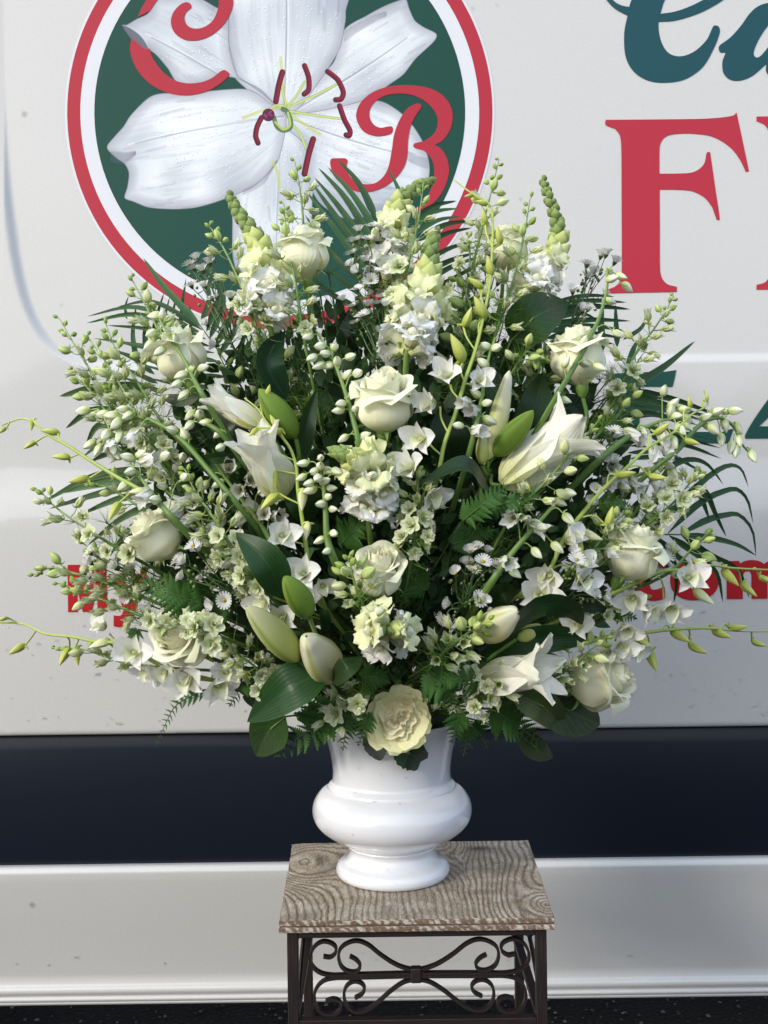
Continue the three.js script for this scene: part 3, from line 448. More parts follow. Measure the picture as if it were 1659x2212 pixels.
// ------------------------------------------------------------------ flower geometry, one unit large, axis +Y
const ROSE = made(3, (s) => made(21, (i) => {
  const t = i / 20, r0 = .06 + .42 * Math.pow(t, .85), Hh = 1.0 - .12 * t + (i % 3) * .015, a = lerp(1.75, 1.12, t), f0 = i * 2.39996 + s, fl = t > .4 ? (t - .4) / .6 * rr(.14, .30) : -.02, ru = rr(.008, .022), ph = rr(0, 6), lip = t > .5 ? rr(.07, .2) * t : 0, lean = rr(-.03, .03);
  return new Geo().grid(12, 12, (u, v) => {
    const U = 2 * u - 1, w = .50 + .5 * Math.sin(Math.min(1, v * 1.5) * Math.PI / 2), f = f0 + U * a * w * (v > .8 ? Math.sqrt(Math.max(0, 1 - ((v - .8) / .21) ** 2 * .55)) : 1);
    let R = v < .42 ? r0 * (.22 + .78 * Math.sin(v / .42 * Math.PI / 2)) : r0 * (1 - .17 * smooth(v, .42, .85)); const k = Math.max(0, v - .78) / .22;
    R += fl * k ** 1.6 + .035 * U * (.3 + t) * v + ru * Math.sin(U * 5.5 + ph) * v ** 3 + lean * v;
    let y = Hh * v - lip * k ** 2.2 - .13 * U ** 2 * v * v * (.4 + t) + .02 * Math.sin(U * 4 + ph) * v ** 3; y -= .05 * (1 - U * U) * 0;
    return V(Math.cos(f) * R, y, Math.sin(f) * R);
  }, (u, v) => { const U = Math.abs(2 * u - 1); return mixc(mixc(C.cream, C.ivory, smooth(v, .2, .8)), [.70, .74, .36], .36 * smooth(.28 - v, 0, .28) + .24 * t * smooth(v + U * .25, .92, 1.15)); }).build();
}));
const GARDEN = made(46, (i) => {
  const t = i / 45, outer = t > .80, f0 = i * 2.39996, ph = rr(0, 6);
  if (outer) { const g = new Geo(), tilt = lerp(.75, 1.35, (t - .80) / .20); blade(g, { L: .42, W: .60, th: (v) => lerp(tilt - .75, tilt + .1, Math.sqrt(v)), shape: (v) => .45 + .55 * Math.sin(Math.min(1, v * 1.15) * Math.PI * .62) - (v > .9 ? (v - .9) * 3.5 : 0), cup: .22, ruf: .05, ph, nu: 10, nv: 9, dent: .02, col: (u, v) => mixc([.90, .87, .46], [.90, .89, .56], v), mat: spin(f0, .15, .12) }); return g.build(); }
  const r0 = .03 + .35 * t / .8 + rr(-.025, .025), a = lerp(1.0, .50, t / .8) * rr(.7, 1.25), Hh = .44 - .12 * t + rr(-.05, .05), sw = rr(-.07, .07);
  return new Geo().grid(10, 6, (u, v) => { const U = 2 * u - 1, f = f0 + U * a, R = r0 * (.45 + .55 * Math.sin(Math.min(1, v * 1.6) * 1.57)) + .022 * Math.sin(U * 6 + ph) * v + sw * U + .045 * Math.cos(2 * f) * (t < .5 ? 1 : .4) + .045 * v ** 4 + .03 * U; return V(Math.cos(f) * R, lerp(.27, Hh, v) - .05 * U * U * v + .012 * Math.sin(U * 9 + ph), Math.sin(f) * R); }, (u, v) => mixc([.92, .84, .54], mixc([.93, .87, .66], [.92, .90, .60], t * 1.2), smooth(v, .1, .8))).build();
});
const GARDEN_HEART = pod(new Geo(), { L: .36, W: .76, lob: 0, ns: 14, nv: 5, col: [.87, .80, .58] }).build();
const SEPAL = new Geo(); blade(SEPAL, { L: .62, W: .2, th: (v) => .5 + 2.0 * v, cup: .3, nu: 4, nv: 7, shape: (v) => (1 - v) * (.7 + v), col: (u, v) => mixc(C.green, [.22, .33, .10], v) }); const SEPAL_G = SEPAL.build();
const CALYX_G = pod(new Geo(), { L: .26, W: .24, lob: 0, ns: 9, nv: 5, prof: (v) => .5 + .5 * Math.sin(v * 2.4), col: C.green }).build();
const lilyShape = (v) => Math.pow(Math.sin(Math.PI * Math.pow(clamp(v * .97 + .015, 0, 1), .75)), .75);
const tepalCol = (u, v) => mixc(mixc([.72, .74, .36], [.89, .88, .77], smooth(v, 0, .5)), [.66, .66, .22], .85 * Math.exp(-(((u - .5) / .06) ** 2)) * smooth(.9 - v, 0, .5));
const LILY_T = (spread) => made(3, (k) => { const g = new Geo(); blade(g, { L: 1, W: k === 1 ? .42 : .33, th: (v) => .10 + .16 * v + (spread + k * .06) * Math.pow(smooth(v, .45, 1), 1.3), shape: lilyShape, cup: .55, ruf: .03, ph: k * 2, nu: 8, nv: 14, col: tepalCol }); return g.build(); });
const LILY = { mid: LILY_T(.42), tight: LILY_T(.10), half: LILY_T(.75), open: LILY_T(1.35) };
const lilyBud = (body, tip, rib, open) => made(2, (k) => pod(new Geo(), { L: 1, W: .34, lobes: 3, lob: .10, ns: 24, nv: 16, prof: (v) => Math.pow(Math.sin(Math.PI * Math.pow(clamp(v, 0.004, .995), .82)), .62) * (1 - open * .2 * v) + open * .16 * smooth(v, .8, .93) * (1 - smooth(v, .95, 1)), bend: k ? .05 : -.04, col: (c, v) => mixc(mixc(body, tip, smooth(v, .35, .95)), rib, .85 * smooth(c, .86, .99) * (1 - .5 * smooth(v, .8, 1)) + .5 * smooth(.12 - v, 0, .12)) }).build());
const LBUD = { green: lilyBud([.14, .235, .03], [.19, .29, .04], [.07, .15, .015], 0), lime: lilyBud([.44, .50, .14], [.62, .62, .34], [.24, .36, .04], .1), cream: lilyBud([.62, .60, .28], [.80, .78, .58], [.40, .45, .08], .55) };
// snapdragon
const SNAP = made(8, (k) => {
  const g = new Geo(), ph = k * 1.9, young = k > 4, y0 = young ? [.82, .85, .52] : C.snow, y1 = young ? [.60, .66, .22] : [.74, .74, .36];
  pod(g, { L: .62, W: .46, lobes: 2, lob: .10, ns: 12, nv: 6, prof: (v) => .5 + .55 * v, col: (c, v) => mixc(y1, C.white, smooth(v, .1, .7)) });
  const lobe = (a, tilt, W, L, r) => blade(g, { L, W, th: (v) => tilt * (.35 + .75 * v), shape: (v) => .5 + .62 * Math.sin(Math.min(1, v * 1.08) * Math.PI * .72) - (v > .86 ? (v - .86) * 4.2 : 0), cup: -.12, ruf: .22, rk: 1.6, ph: ph + a, dent: .035, nu: 8, nv: 7, col: (u, v) => mixc(mixc(y1, young ? y0 : C.white, .7), y0, smooth(v, 0, .5)), mat: spin(a, r, .50) });
  lobe(.42, 1.25, .62, .56, .16); lobe(-.42, 1.35, .62, .56, .16); lobe(Math.PI - .75, 1.6, .50, .46, .17); lobe(Math.PI + .75, 1.5, .50, .46, .17); lobe(Math.PI, 1.9, .44, .42, .20);
  pod(g, { L: .28, W: .26, lobes: 2, lob: .22, ns: 10, nv: 5, col: mixc(C.snow, [.80, .80, .40], .3), mat: new THREE.Matrix4().makeTranslation(0, .46, -.06) });
  return g.build();
});
const CALYX5 = (() => { const g = new Geo(); for (let k = 0; k < 5; k++) blade(g, { L: .3, W: .17, th: (v) => .9 - .3 * v, cup: .3, nu: 3, nv: 4, col: C.green, mat: spin(k * 1.2566, .02) }); return g.build(); })();
const SNAPBUD = made(3, (k) => pod(new Geo(), { L: 1, W: .62, lobes: 2, lob: .16, bend: .12, ns: 14, nv: 9, prof: (v) => Math.pow(Math.sin(Math.PI * Math.pow(clamp(v, .02, .985), .68)), .72) * (1 - .12 * Math.sin(v * 9)), col: (c, v) => [mixc([.15, .22, .055], [.27, .35, .11], v), mixc([.36, .43, .12], [.58, .62, .23], v), mixc([.56, .61, .16], [.76, .77, .40], v)][k] }).build());
const SNAPBUD_C = made(3, (k) => { const g = new Geo(); for (let m = 0; m < 5; m++) blade(g, { L: k ? .46 : .72, W: .36, th: (v) => .75 - 1.0 * v, cup: .4, nu: 3, nv: 4, col: tone([.19, .30, .06], 1 + .1 * (m % 3)), mat: spin(m * 1.2566, .06) }); return g.build(); });
// larkspur and delphinium
const spur = (g, c) => g.tube(curve([V(0, .08, 0), V(0, -.06, .12), V(0, -.02, .34)]).getPoints(5), (t) => .07 * (1 - .75 * t), c, 5);
const LARKBUD = made(3, (k) => { const g = pod(new Geo(), { L: 1, W: .60, lobes: 5, lob: .07, ns: 15, nv: 7, prof: (v) => Math.pow(Math.sin(Math.PI * Math.pow(clamp(v, .02, .98), .85)), .75), col: (c, v) => mixc([[.24, .36, .07], [.34, .47, .11], [.48, .57, .20]][k], [[.38, .48, .13], [.64, .70, .32], [.78, .79, .50]][k], smooth(-c, -.3, .7) * (.4 + .6 * v)) }); spur(g, [.30, .38, .13]); return g.build(); });
const striped = (k) => (u, v) => mixc(mixc([.50, .60, .17], [.86, .88, .66], smooth(v, .05, .85)), [.40, .53, .11], k * Math.exp(-(((u - .5) / .16) ** 2)) * smooth(v, .15, .9));
const LARKHALF = made(3, (s) => { const g = new Geo(); for (let k = 0; k < 7; k++) blade(g, { L: .85 + .12 * Math.sin(k * 3 + s), W: .44, th: (v) => .36 - .42 * v + (.30 + .25 * s / 2) * Math.pow(v, 3), cup: .4, nu: 4, nv: 6, ruf: .03, ph: k, col: striped(.8), mat: spin(k * .8976 + s, .05) }); spur(g, [.38, .48, .13]); return g.build(); });
const LARKOPEN = made(4, (s) => { const g = new Geo(), ph = s * .7;
  for (let k = 0; k < 6; k++) blade(g, { L: .56, W: .47, th: (v) => .65 + .75 * v + .25 * Math.sin(k * 5 + s), cup: .12, ruf: .07, rk: 1.5, ph: k * 2 + s, nu: 4, nv: 6, shape: (v) => Math.pow(Math.sin(Math.PI * Math.pow(clamp(v * .95 + .02, 0, 1), .8)), .55), dent: .03, col: striped(.5), mat: spin(k * 1.0472 + ph, .03) });
  for (let k = 0; k < 9; k++) blade(g, { L: .40 + .09 * ((k * 3 + s) % 3), W: .27, th: (v) => .12 + .75 * v + .3 * Math.sin(k * 4 + s), cup: .2, ruf: .06, ph: k, nu: 3, nv: 5, col: striped(.4), mat: spin(k * .6981 + ph + .4, .02, .05) });
  pod(g, { L: .2, W: .14, ns: 6, nv: 3, lob: 0, col: [.42, .48, .14], mat: new THREE.Matrix4().makeTranslation(0, .04, 0) }); spur(g, [.55, .62, .3]); return g.build(); });
const DELBUD = made(3, (k) => { const g = pod(new Geo(), { L: 1, W: .56, lobes: 5, lob: .07, ns: 20, nv: 9, bend: .07, prof: (v) => Math.pow(Math.sin(Math.PI * Math.pow(clamp(v, .02, .97), .72)), .7), col: (c, v) => mixc(mixc([.52, .61, .19], [.87, .88, .74], smooth(v, 0, .75)), [.40, .53, .12], (k === 2 ? .75 : .5) * smooth(c, .35, .95) * smooth(v, 0, .3) + .6 * smooth(v, .8, 1)) }); spur(g, [.58, .63, .34]); return g.build(); });
const DELBELL = made(3, (s) => { const g = new Geo(); for (let k = 0; k < 6; k++) blade(g, { L: .95 + .1 * Math.sin(k * 2 + s), W: .56, th: (v) => .42 - .5 * v + (.5 + .2 * s) * Math.pow(v, 3), cup: .35, ruf: .05, ph: k + s, nu: 6, nv: 8, shape: (v) => Math.pow(Math.sin(Math.PI * Math.pow(clamp(v * .96 + .02, 0, 1), .7)), .7), col: (u, v) => mixc(mixc([.66, .70, .40], C.snow, smooth(v, .05, .5)), [.56, .62, .3], .5 * smooth(v, .88, 1)), mat: spin(k * 1.0472, .05) }); for (let k = 0; k < 4; k++) blade(g, { L: .6, W: .24, th: (v) => .2 + .3 * v, nu: 3, nv: 4, col: C.white, mat: spin(k * 1.57, .03) }); spur(g, [.6, .65, .36]); return g.build(); });
// dendrobium orchid
const ORCH = { sepal: made(2, (k) => { const g = new Geo(); blade(g, { L: .54, W: .27, th: (v) => .55 + (.55 + k * .3) * v, cup: .3, ruf: .015, nu: 5, nv: 7, col: (u, v) => mixc([.72, .76, .46], C.snow, smooth(v, 0, .45)) }); return g.build(); }),
  petal: made(2, (k) => { const g = new Geo(); blade(g, { L: .58, W: .43, th: (v) => .5 + (.5 + k * .35) * v, cup: .2, ruf: .03, ph: k * 2, nu: 7, nv: 8, shape: (v) => Math.pow(Math.sin(Math.PI * Math.pow(clamp(v * .96 + .02, 0, 1), .95)), .6), col: (u, v) => mixc([.76, .79, .55], C.snow, smooth(v, 0, .35)) }); return g.build(); }),
  lip: (() => { const g = new Geo(); blade(g, { L: .44, W: .36, th: (v) => .25 + 1.1 * v * v, cup: .9, ruf: .05, nu: 7, nv: 7, col: (u, v) => mixc([.52, .56, .16], C.white, smooth(v, .15, .7)) }); pod(g, { L: .2, W: .13, ns: 7, nv: 4, lob: 0, col: [.66, .70, .40] }); return g.build(); })() };
const ORCHBUD = made(2, (k) => { const g = pod(new Geo(), { L: 1, W: .42, lobes: 3, lob: .05, ns: 12, nv: 10, bend: .12, prof: (v) => Math.pow(Math.sin(Math.PI * Math.pow(clamp(v, .02, .985), .62)), .75), col: (c, v) => mixc(k ? [.62, .66, .28] : [.40, .47, .085], k ? [.76, .78, .50] : [.60, .63, .17], smooth(v, .1, .8)) });
  g.tube(curve([V(0, .16, -.02), V(0, .02, .16), V(0, -.03, .34)]).getPoints(5), (t) => .12 * (1 - .72 * t), k ? [.60, .66, .26] : [.42, .50, .10], 7); return g.build(); });
// aster
const ASTER = made(4, (s) => { const g = new Geo(), brush = s > 1, n = 17;
  for (let k = 0; k < n; k++) blade(g, { L: brush ? .52 : .5, W: .135, th: (v) => (brush ? .45 : .95) + .35 * v + .18 * Math.sin(k * 7 + s), cup: .1, nu: 1, nv: 3, shape: (v) => .55 + .5 * Math.sin(v * 2.6), col: C.snow, mat: spin(k * 6.2832 / n + s, .09, .14) });
  pod(g, { L: .2, W: .26, lob: .05, ns: 9, nv: 4, col: brush ? [.66, .62, .25] : [.50, .42, .035], mat: new THREE.Matrix4().makeTranslation(0, .12, 0) });
  pod(g, { L: .24, W: .30, lobes: 7, lob: .12, ns: 14, nv: 4, prof: (v) => .35 + .65 * v, col: [.07, .12, .03], mat: new THREE.Matrix4().makeTranslation(0, -.06, 0) }); return g.build(); });
const ASTERBUD = pod(new Geo(), { L: 1, W: .8, lobes: 6, lob: .1, ns: 12, nv: 5, col: (c, v) => mixc([.09, .15, .035], [.45, .47, .18], smooth(v, .55, 1) * .8) }).build();
// ------------------------------------------------------------------ stems
const toHeart = (p, sway = .5) => { const h = HEART.clone().add(V(rr(-.055, .055), rr(-.02, .02), rr(-.05, .045))), m = p.clone().lerp(h, sway); m.z -= .03; m.y -= .0; return [m, h]; };
function stemLine(pts, off, heart = true) { const w = pts.map((q) => PD(q, off)), l = w.at(-1); return heart ? curve([...w, ...toHeart(l)]) : curve(w); }
function nearest(cv, p, n = 90) { let b = 0, bd = 1e9; for (let k = 0; k <= n; k++) { const d = cv.getPoint(k / n).distanceToSquared(p); if (d < bd) { bd = d; b = k / n; } } return b; }
const VIEW = V(0, .12, 1);
function needles(g, at, dir, len, n, col, wid = .0007) { // thread-like leaf tuft
  for (let k = 0; k < n; k++) { const d = dir.clone().multiplyScalar(rr(.2, .9)).add(V(rr(-1, 1), rr(-.7, 1), rr(-1, 1)).multiplyScalar(.75)).normalize(), L = len * rr(.5, 1.1); blade(g, { L, W: wid * rr(.8, 1.5), th: (v) => rr(-.1, .1) + .5 * v, nu: 1, nv: 3, cup: 0, shape: (v) => 1 - .8 * v, col: tone(col, rr(.7, 1.3)), mat: at4(at, d, V(rr(-1, 1), rr(-1, 1), rr(-1, 1))) }); }
}
function larkspur(label, pts, { off = 0, n = 16, open = .5, s = 1, leafy = 14, half = .45, green = 0 } = {}) {
  open = open * 1.12 + .12; n = Math.round(n * 1.12); leafy = Math.round(leafy * 1.5);
  const cv = stemLine(pts, off), end = pts.length - 1, at = cv.getPoint(0), k1 = nearest(cv, PD(pts[end], off)), T = thing('larkspur_stem', label, 'larkspur', at, 'larkspur stems');
  const g = new Geo(), ld = new Geo(), N = 46, line = Array.from({ length: N + 1 }, (_, k) => cv.getPoint(k / N).sub(at));
  g.tube(line, (t) => lerp(.0008, .0022, Math.min(1, t * 1.6)) * s, (t) => mixc([.24, .34, .10], C.stem, Math.min(1, t * 2)));
  const items = [];
  for (let i = 0; i < n; i++) {
    const q = i / (n - 1), t = k1 * Math.pow(q, .92), p = cv.getPoint(t), tan = cv.getTangent(t).negate(), a = i * 2.39996 + pts[0][0], ra = V(Math.cos(a), 0, Math.sin(a)); ra.z = ra.z * .8 + .25; ra.addScaledVector(tan, -ra.dot(tan)).normalize();
    const size = s * lerp(.0085, .0205, smooth(q, 0, .5)) * rr(.88, 1.12), ped = s * lerp(.003, .015, smooth(q, 0, .5)) * rr(.7, 1.25), tilt = lerp(1.1, .35, smooth(q, 0, .6)), d = ra.clone().addScaledVector(tan, tilt).normalize();
    const c = p.clone().addScaledVector(d, ped), kind = q > open ? 2 : q > open * half ? 1 : 0;
    g.tube([p.clone().sub(at), p.clone().addScaledVector(ra, ped * .55).addScaledVector(tan, ped * .15).sub(at), c.clone().addScaledVector(d, size * .06).sub(at)], .0006 * s, [.22, .32, .09], 4);
    items.push([kind, c, d, size, q, ra]);
    if (leafy && i > n * .35 && rnd() < .6) needles(ld, p.clone().sub(at), ra, .022 * s, 5, [.16, .28, .05]);
  }
  part(T, 'stem', g.build(), STEM);
  for (const [kind, c, d, size, q] of items) {
    if (kind === 0) aim(part(T, 'bud', LARKBUD[q < open * .22 ? 0 : q < open * .4 + green ? 1 : 2], PETAL_THICK), at, c, d, V(rr(-1, 1), rr(-1, 1), rr(-1, 1)), size);
    else if (kind === 1) aim(part(T, 'floret', pick(LARKHALF), PETAL), at, c, d, V(rr(-1, 1), rr(-1, 1), rr(-1, 1)), size * 1.02);
    else aim(part(T, 'floret', pick(LARKOPEN), PETAL), at, c, d.clone().add(V(rr(-.5, .5), rr(-.6, .4), rr(0, .7))), V(rr(-1, 1), rr(-1, 1), rr(-1, 1)), size * rr(.95, 1.28));
  }
  if (leafy) { for (let i = 0; i < leafy; i++) { const t = lerp(k1 * .8, Math.min(.8, k1 * 1.35), i / leafy), p = cv.getPoint(t).sub(at); needles(ld, p, V(rr(-1, 1), rr(-.2, 1), rr(-.3, 1)), .034 * s, 7, [.14, .26, .045]); } }
  if (ld.p.length) { const m = part(T, 'leaf_threads', ld.build(), GREENS); m.userData.kind = 'stuff'; }
  return T;
}
function delphinium(label, pts, buds, { off = 0, bells = [], s = 1, r = .0034, heart = true } = {}) {
  const cv = stemLine(pts, off, heart), at = cv.getPoint(0), T = thing('delphinium_stem', label, 'delphinium', at, 'white delphinium stems'), g = new Geo(), N = 44;
  g.tube(Array.from({ length: N + 1 }, (_, k) => cv.getPoint(k / N).sub(at)), (t) => lerp(.0011, r, Math.min(1, t * 1.7)), (t) => mixc([.22, .32, .08], [.11, .20, .04], Math.min(1, t * 2)), 7);
  const all = [...buds.map((b) => [b, 0]), ...bells.map((b) => [b, 1])], put = [];
  for (const [b, open] of all) {
    const c = PD([b[0], b[1], (b[2] ?? rr(-.006, .018))], off), t = clamp(nearest(cv, c) + .035, 0, .95), p = cv.getPoint(t), away = c.clone().sub(p), L = away.length(), size = M(open ? 50 : 33, c.z) * rr(.88, 1.1) * s * (b[3] ?? 1);
    const d = away.clone().normalize().multiplyScalar(.9).add(V(rr(-.2, .2), open ? -.75 : -.55, .3 + rr(-.1, .2))).normalize(), base = c.clone().addScaledVector(d, -size * .5);
    const mid = p.clone().lerp(base, .55).addScaledVector(V(0, 1, 0), L * .22); g.tube(curve([p.clone().sub(at), mid.sub(at), base.clone().addScaledVector(d, size * .04).sub(at)]).getPoints(7), .0008, [.26, .36, .10], 5); put.push([open, base, d, size]);
  }
  part(T, 'stem', g.build(), STEM);
  for (const [open, base, d, size] of put) aim(part(T, open ? 'floret' : 'bud', open ? pick(DELBELL) : pick(DELBUD), open ? PETAL : PETAL_THICK), at, base, d, V(rr(-1, 1), rr(-1, 1), rr(-1, 1)), size);
  return T;
}
function orchid(label, pts, buds, flowers, { off = 0, heart = true } = {}) {
  const cv = stemLine(pts, off, heart), at = cv.getPoint(0), T = thing('orchid_spray', label, 'orchid', at, 'orchid sprays'), g = new Geo(), N = 50, put = [], limec = [.42, .50, .11];
  g.tube(Array.from({ length: N + 1 }, (_, k) => cv.getPoint(k / N).sub(at)), (t) => lerp(.0009, .0026, Math.min(1, t * 1.5)), (t) => mixc([.38, .46, .10], [.24, .34, .06], t), 7);
  const ped = (c, d, back) => { const t = clamp(nearest(cv, c) + .04, 0, .97), p = cv.getPoint(t), b = c.clone().addScaledVector(d, -back), m = p.clone().lerp(b, .5).addScaledVector(p.clone().sub(c).normalize().cross(V(0, 0, 1)), .004).add(V(0, .004, 0)); g.tube(curve([p.clone().sub(at), m.sub(at), b.clone().sub(at)]).getPoints(7), (q) => lerp(.0010, .0014, q), limec, 5); };
  for (const b of buds) { // [x, y, long in photo units, direction in the picture in degrees, whiteness]
    const c = PD([b[0], b[1], .008], off), a = (b[3] ?? -40) * Math.PI / 180, d = V(Math.cos(a), Math.sin(a), .25).normalize(), size = M(b[2] ?? 40, c.z), base = c.clone().addScaledVector(d, -size / 2);
    ped(base, d, 0); put.push([base, d, size, b[4] ? 1 : 0]);
  }
  for (const f of flowers) { const c = PD([f[0], f[1], .006], off), d = V(...f[2]).normalize(); ped(c, d, .008); }
  part(T, 'stem', g.build(), STEM);
  for (const [base, d, size, w] of put) aim(part(T, 'bud', ORCHBUD[w], PETAL_THICK), at, base, d, V(-d.y, d.x, rr(-.6, .6)), size);
  for (const f of flowers) {
    const c = PD([f[0], f[1], .006], off), d = V(...f[2]).add(V(rr(-.55, .55), rr(-.5, .3), 0)).normalize(), F = new THREE.Group(); F.name = 'flower'; T.add(F); aim(F, at, c, d, V(0, 1, .1), M((f[3] ?? 92) * .95, c.z)); F.rotateY(rr(-.5, .5)); F.scale.y *= rr(1, 1.35);
    const add = (name, geo, a, tw = 0) => { const m = part(F, name, geo, PETAL); m.rotation.set(tw, a, 0, 'YXZ'); return m; };
    add('sepal', ORCH.sepal[0], 0); add('sepal', ORCH.sepal[1], 2.25); add('sepal', ORCH.sepal[1], -2.25); add('petal', ORCH.petal[0], 1.2, rr(-.12, .12)); add('petal', ORCH.petal[1], -1.2, rr(-.12, .12)); add('lip', ORCH.lip, Math.PI);
  }
  return T;
}
function rose(label, x, y, size, dir, { off = .01, kind = 0, turn = 0, extra = '' } = {}) {
  const d = V(...dir).normalize(), c = PD([x, y], off), S = M(size * (kind === 9 ? 1 : 1.1), c.z), base = c.clone().addScaledVector(d, -S * (kind === 9 ? .22 : .5)), T = thing('rose', label, 'rose', base, 'cream white roses');
  const head = new THREE.Group(); head.name = 'flower_head'; T.add(head); aim(head, base, base, d, VIEW, S); head.rotateY(turn);
  const set = kind === 9 ? [...GARDEN, GARDEN_HEART] : ROSE[kind]; for (const g of set) part(head, 'petal', g, PETAL);
  const low = base.clone().addScaledVector(d, -S * .2); aim(part(T, 'calyx', CALYX_G, STEM), base, low, d, VIEW, S);
  if (kind !== 9) for (let k = 0; k < 5; k++) { const m = part(T, 'sepal', SEPAL_G, GREENS), h = V(Math.cos(k * 1.257 + turn), 0, Math.sin(k * 1.257 + turn)); aim(m, base, base.clone().addScaledVector(d, -.01 * S), d.clone(), h, S * rr(.8, 1.1)); }
  const g = new Geo(), q = curve([low.clone().addScaledVector(d, S * .03), low.clone().addScaledVector(d, -S * .5), ...toHeart(low.clone().addScaledVector(d, -S * .5))]); g.tube(q.getPoints(26).map((p) => p.sub(base)), .0027, C.stem, 7); part(T, 'stem', g.build(), STEM);
  return T;
}
function snapdragon(label, pts, { off = 0, n = 26, bud = .45, s = 1, fl = 1, heart = true } = {}) {
  const cv = stemLine(pts, off, heart), at = cv.getPoint(0), k1 = nearest(cv, PD(pts.at(-1), off)), T = thing('snapdragon_stem', label, 'snapdragon', at, 'white snapdragon stems'), g = new Geo(), N = 40;
  g.tube(Array.from({ length: N + 1 }, (_, k) => cv.getPoint(k / N).sub(at)), (t) => lerp(.0022, .0034, Math.min(1, t * 2)) * s, (t) => mixc([.22, .32, .08], [.14, .24, .05], t), 7); part(T, 'stem', g.build(), STEM);
  const nb = Math.round(n * bud * 1.9), nf = Math.round(n * (1 - bud) * 1.05); n = nb + nf;
  for (let i = 0; i < n; i++) {
    const q = i < nb ? bud * Math.pow(i / nb, .9) : lerp(bud, 1, (i - nb + .3) / nf), t = k1 * q, p = cv.getPoint(t), tan = cv.getTangent(t).negate(), a = i * 2.39996 + 1, ra = V(Math.cos(a), 0, Math.sin(a)); ra.addScaledVector(tan, -ra.dot(tan)).normalize();
    if (i < nb) { const k = q / bud, kind = k < .62 ? 0 : k < .84 ? 1 : 2, size = s * lerp(.0135, kind ? .029 : .023, k), d = ra.clone().addScaledVector(tan, lerp(2.0, 1.0, k)).normalize(), c = p.clone().addScaledVector(ra, lerp(.0008, .004, k) * s); const m = aim(part(T, 'bud', SNAPBUD[kind], PETAL_THICK), at, c, d, tan, size); part(m, 'calyx', SNAPBUD_C[kind], STEM); }
    else { const d = ra.clone().addScaledVector(tan, rr(.1, .9)).addScaledVector(VIEW, .12).normalize(), size = s * fl * rr(.031, .040), m = aim(part(T, 'floret', SNAP[q < bud + (1 - bud) * rr(.15, .42) ? 5 + Math.floor(rnd() * 3) : Math.floor(rnd() * 5)], PETAL), at, p.clone().addScaledVector(ra, .003), d, tan, size); part(m, 'calyx', CALYX5, STEM); }
  }
  return T;
}
function aster(label, heads, baseP, { off = .005, buds = 1.2, s = 1 } = {}) {
  const b = PD(baseP, off - .02), T = thing('aster_sprig', label, 'aster', b, 'aster sprigs with small white flowers'), g = new Geo(), main = curve([b, ...toHeart(b)]); g.tube(main.getPoints(16).map((p) => p.sub(b)), .0016, C.stemd, 5);
  const lf = new Geo(), tips = [];
  for (const h of heads) {
    const c = PD([h[0], h[1], rr(-.02, .02)], off), size = M(33, c.z) * rr(.85, 1.12) * s, from = b.clone().lerp(c, rr(.02, .35)).add(V(rr(-.006, .006), 0, rr(-.01, .01))), d = c.clone().sub(from).normalize(); d.y += .35; d.z += .5; d.normalize();
    const mid = from.clone().lerp(c, .6).add(V(rr(-.004, .004), rr(0, .006), 0)), q = curve([b.clone().lerp(from, .5), from, mid, c]).getPoints(9); g.tube(q.map((p) => p.clone().sub(b)), (t) => lerp(.0011, .0006, t), C.stemd, 4); tips.push([c, d, size]);
    for (let k = 0; k < 4; k++) { const p = pick(q).clone().sub(b); blade(lf, { L: rr(.008, .02), W: .0018, th: (v) => .6 * v, nu: 2, nv: 3, cup: .1, shape: (v) => 1 - v * .85, col: tone([.05, .10, .03], rr(.7, 1.3)), mat: at4(p, V(rr(-1, 1), rr(.2, 1.2), rr(-.6, 1)).normalize(), VIEW) }); }
  }
  part(T, 'stem', g.build(), STEM);
  for (const [c, d, size] of tips) {
    aim(part(T, 'flower_head', ASTER[rnd() < .25 ? 0 : rnd() < .2 ? 1 : rnd() < .5 ? 2 : 3], PETAL), b, c, d, VIEW, size);
    for (let k = 0; k < buds * (rnd() < .7 ? 2 : 1); k++) { const p = c.clone().addScaledVector(d, -size * rr(.4, 1.5)).add(V(rr(-.007, .007), rr(-.004, .004), rr(-.005, .008))); aim(part(T, 'bud', ASTERBUD, STEM), b, p, V(rr(-.5, .5), 1, rr(0, .6)).normalize(), VIEW, rr(.0035, .006)); }
  }
  const m = part(T, 'narrow_leaves', lf.build(), GREENS); m.userData.kind = 'stuff'; return T;
}
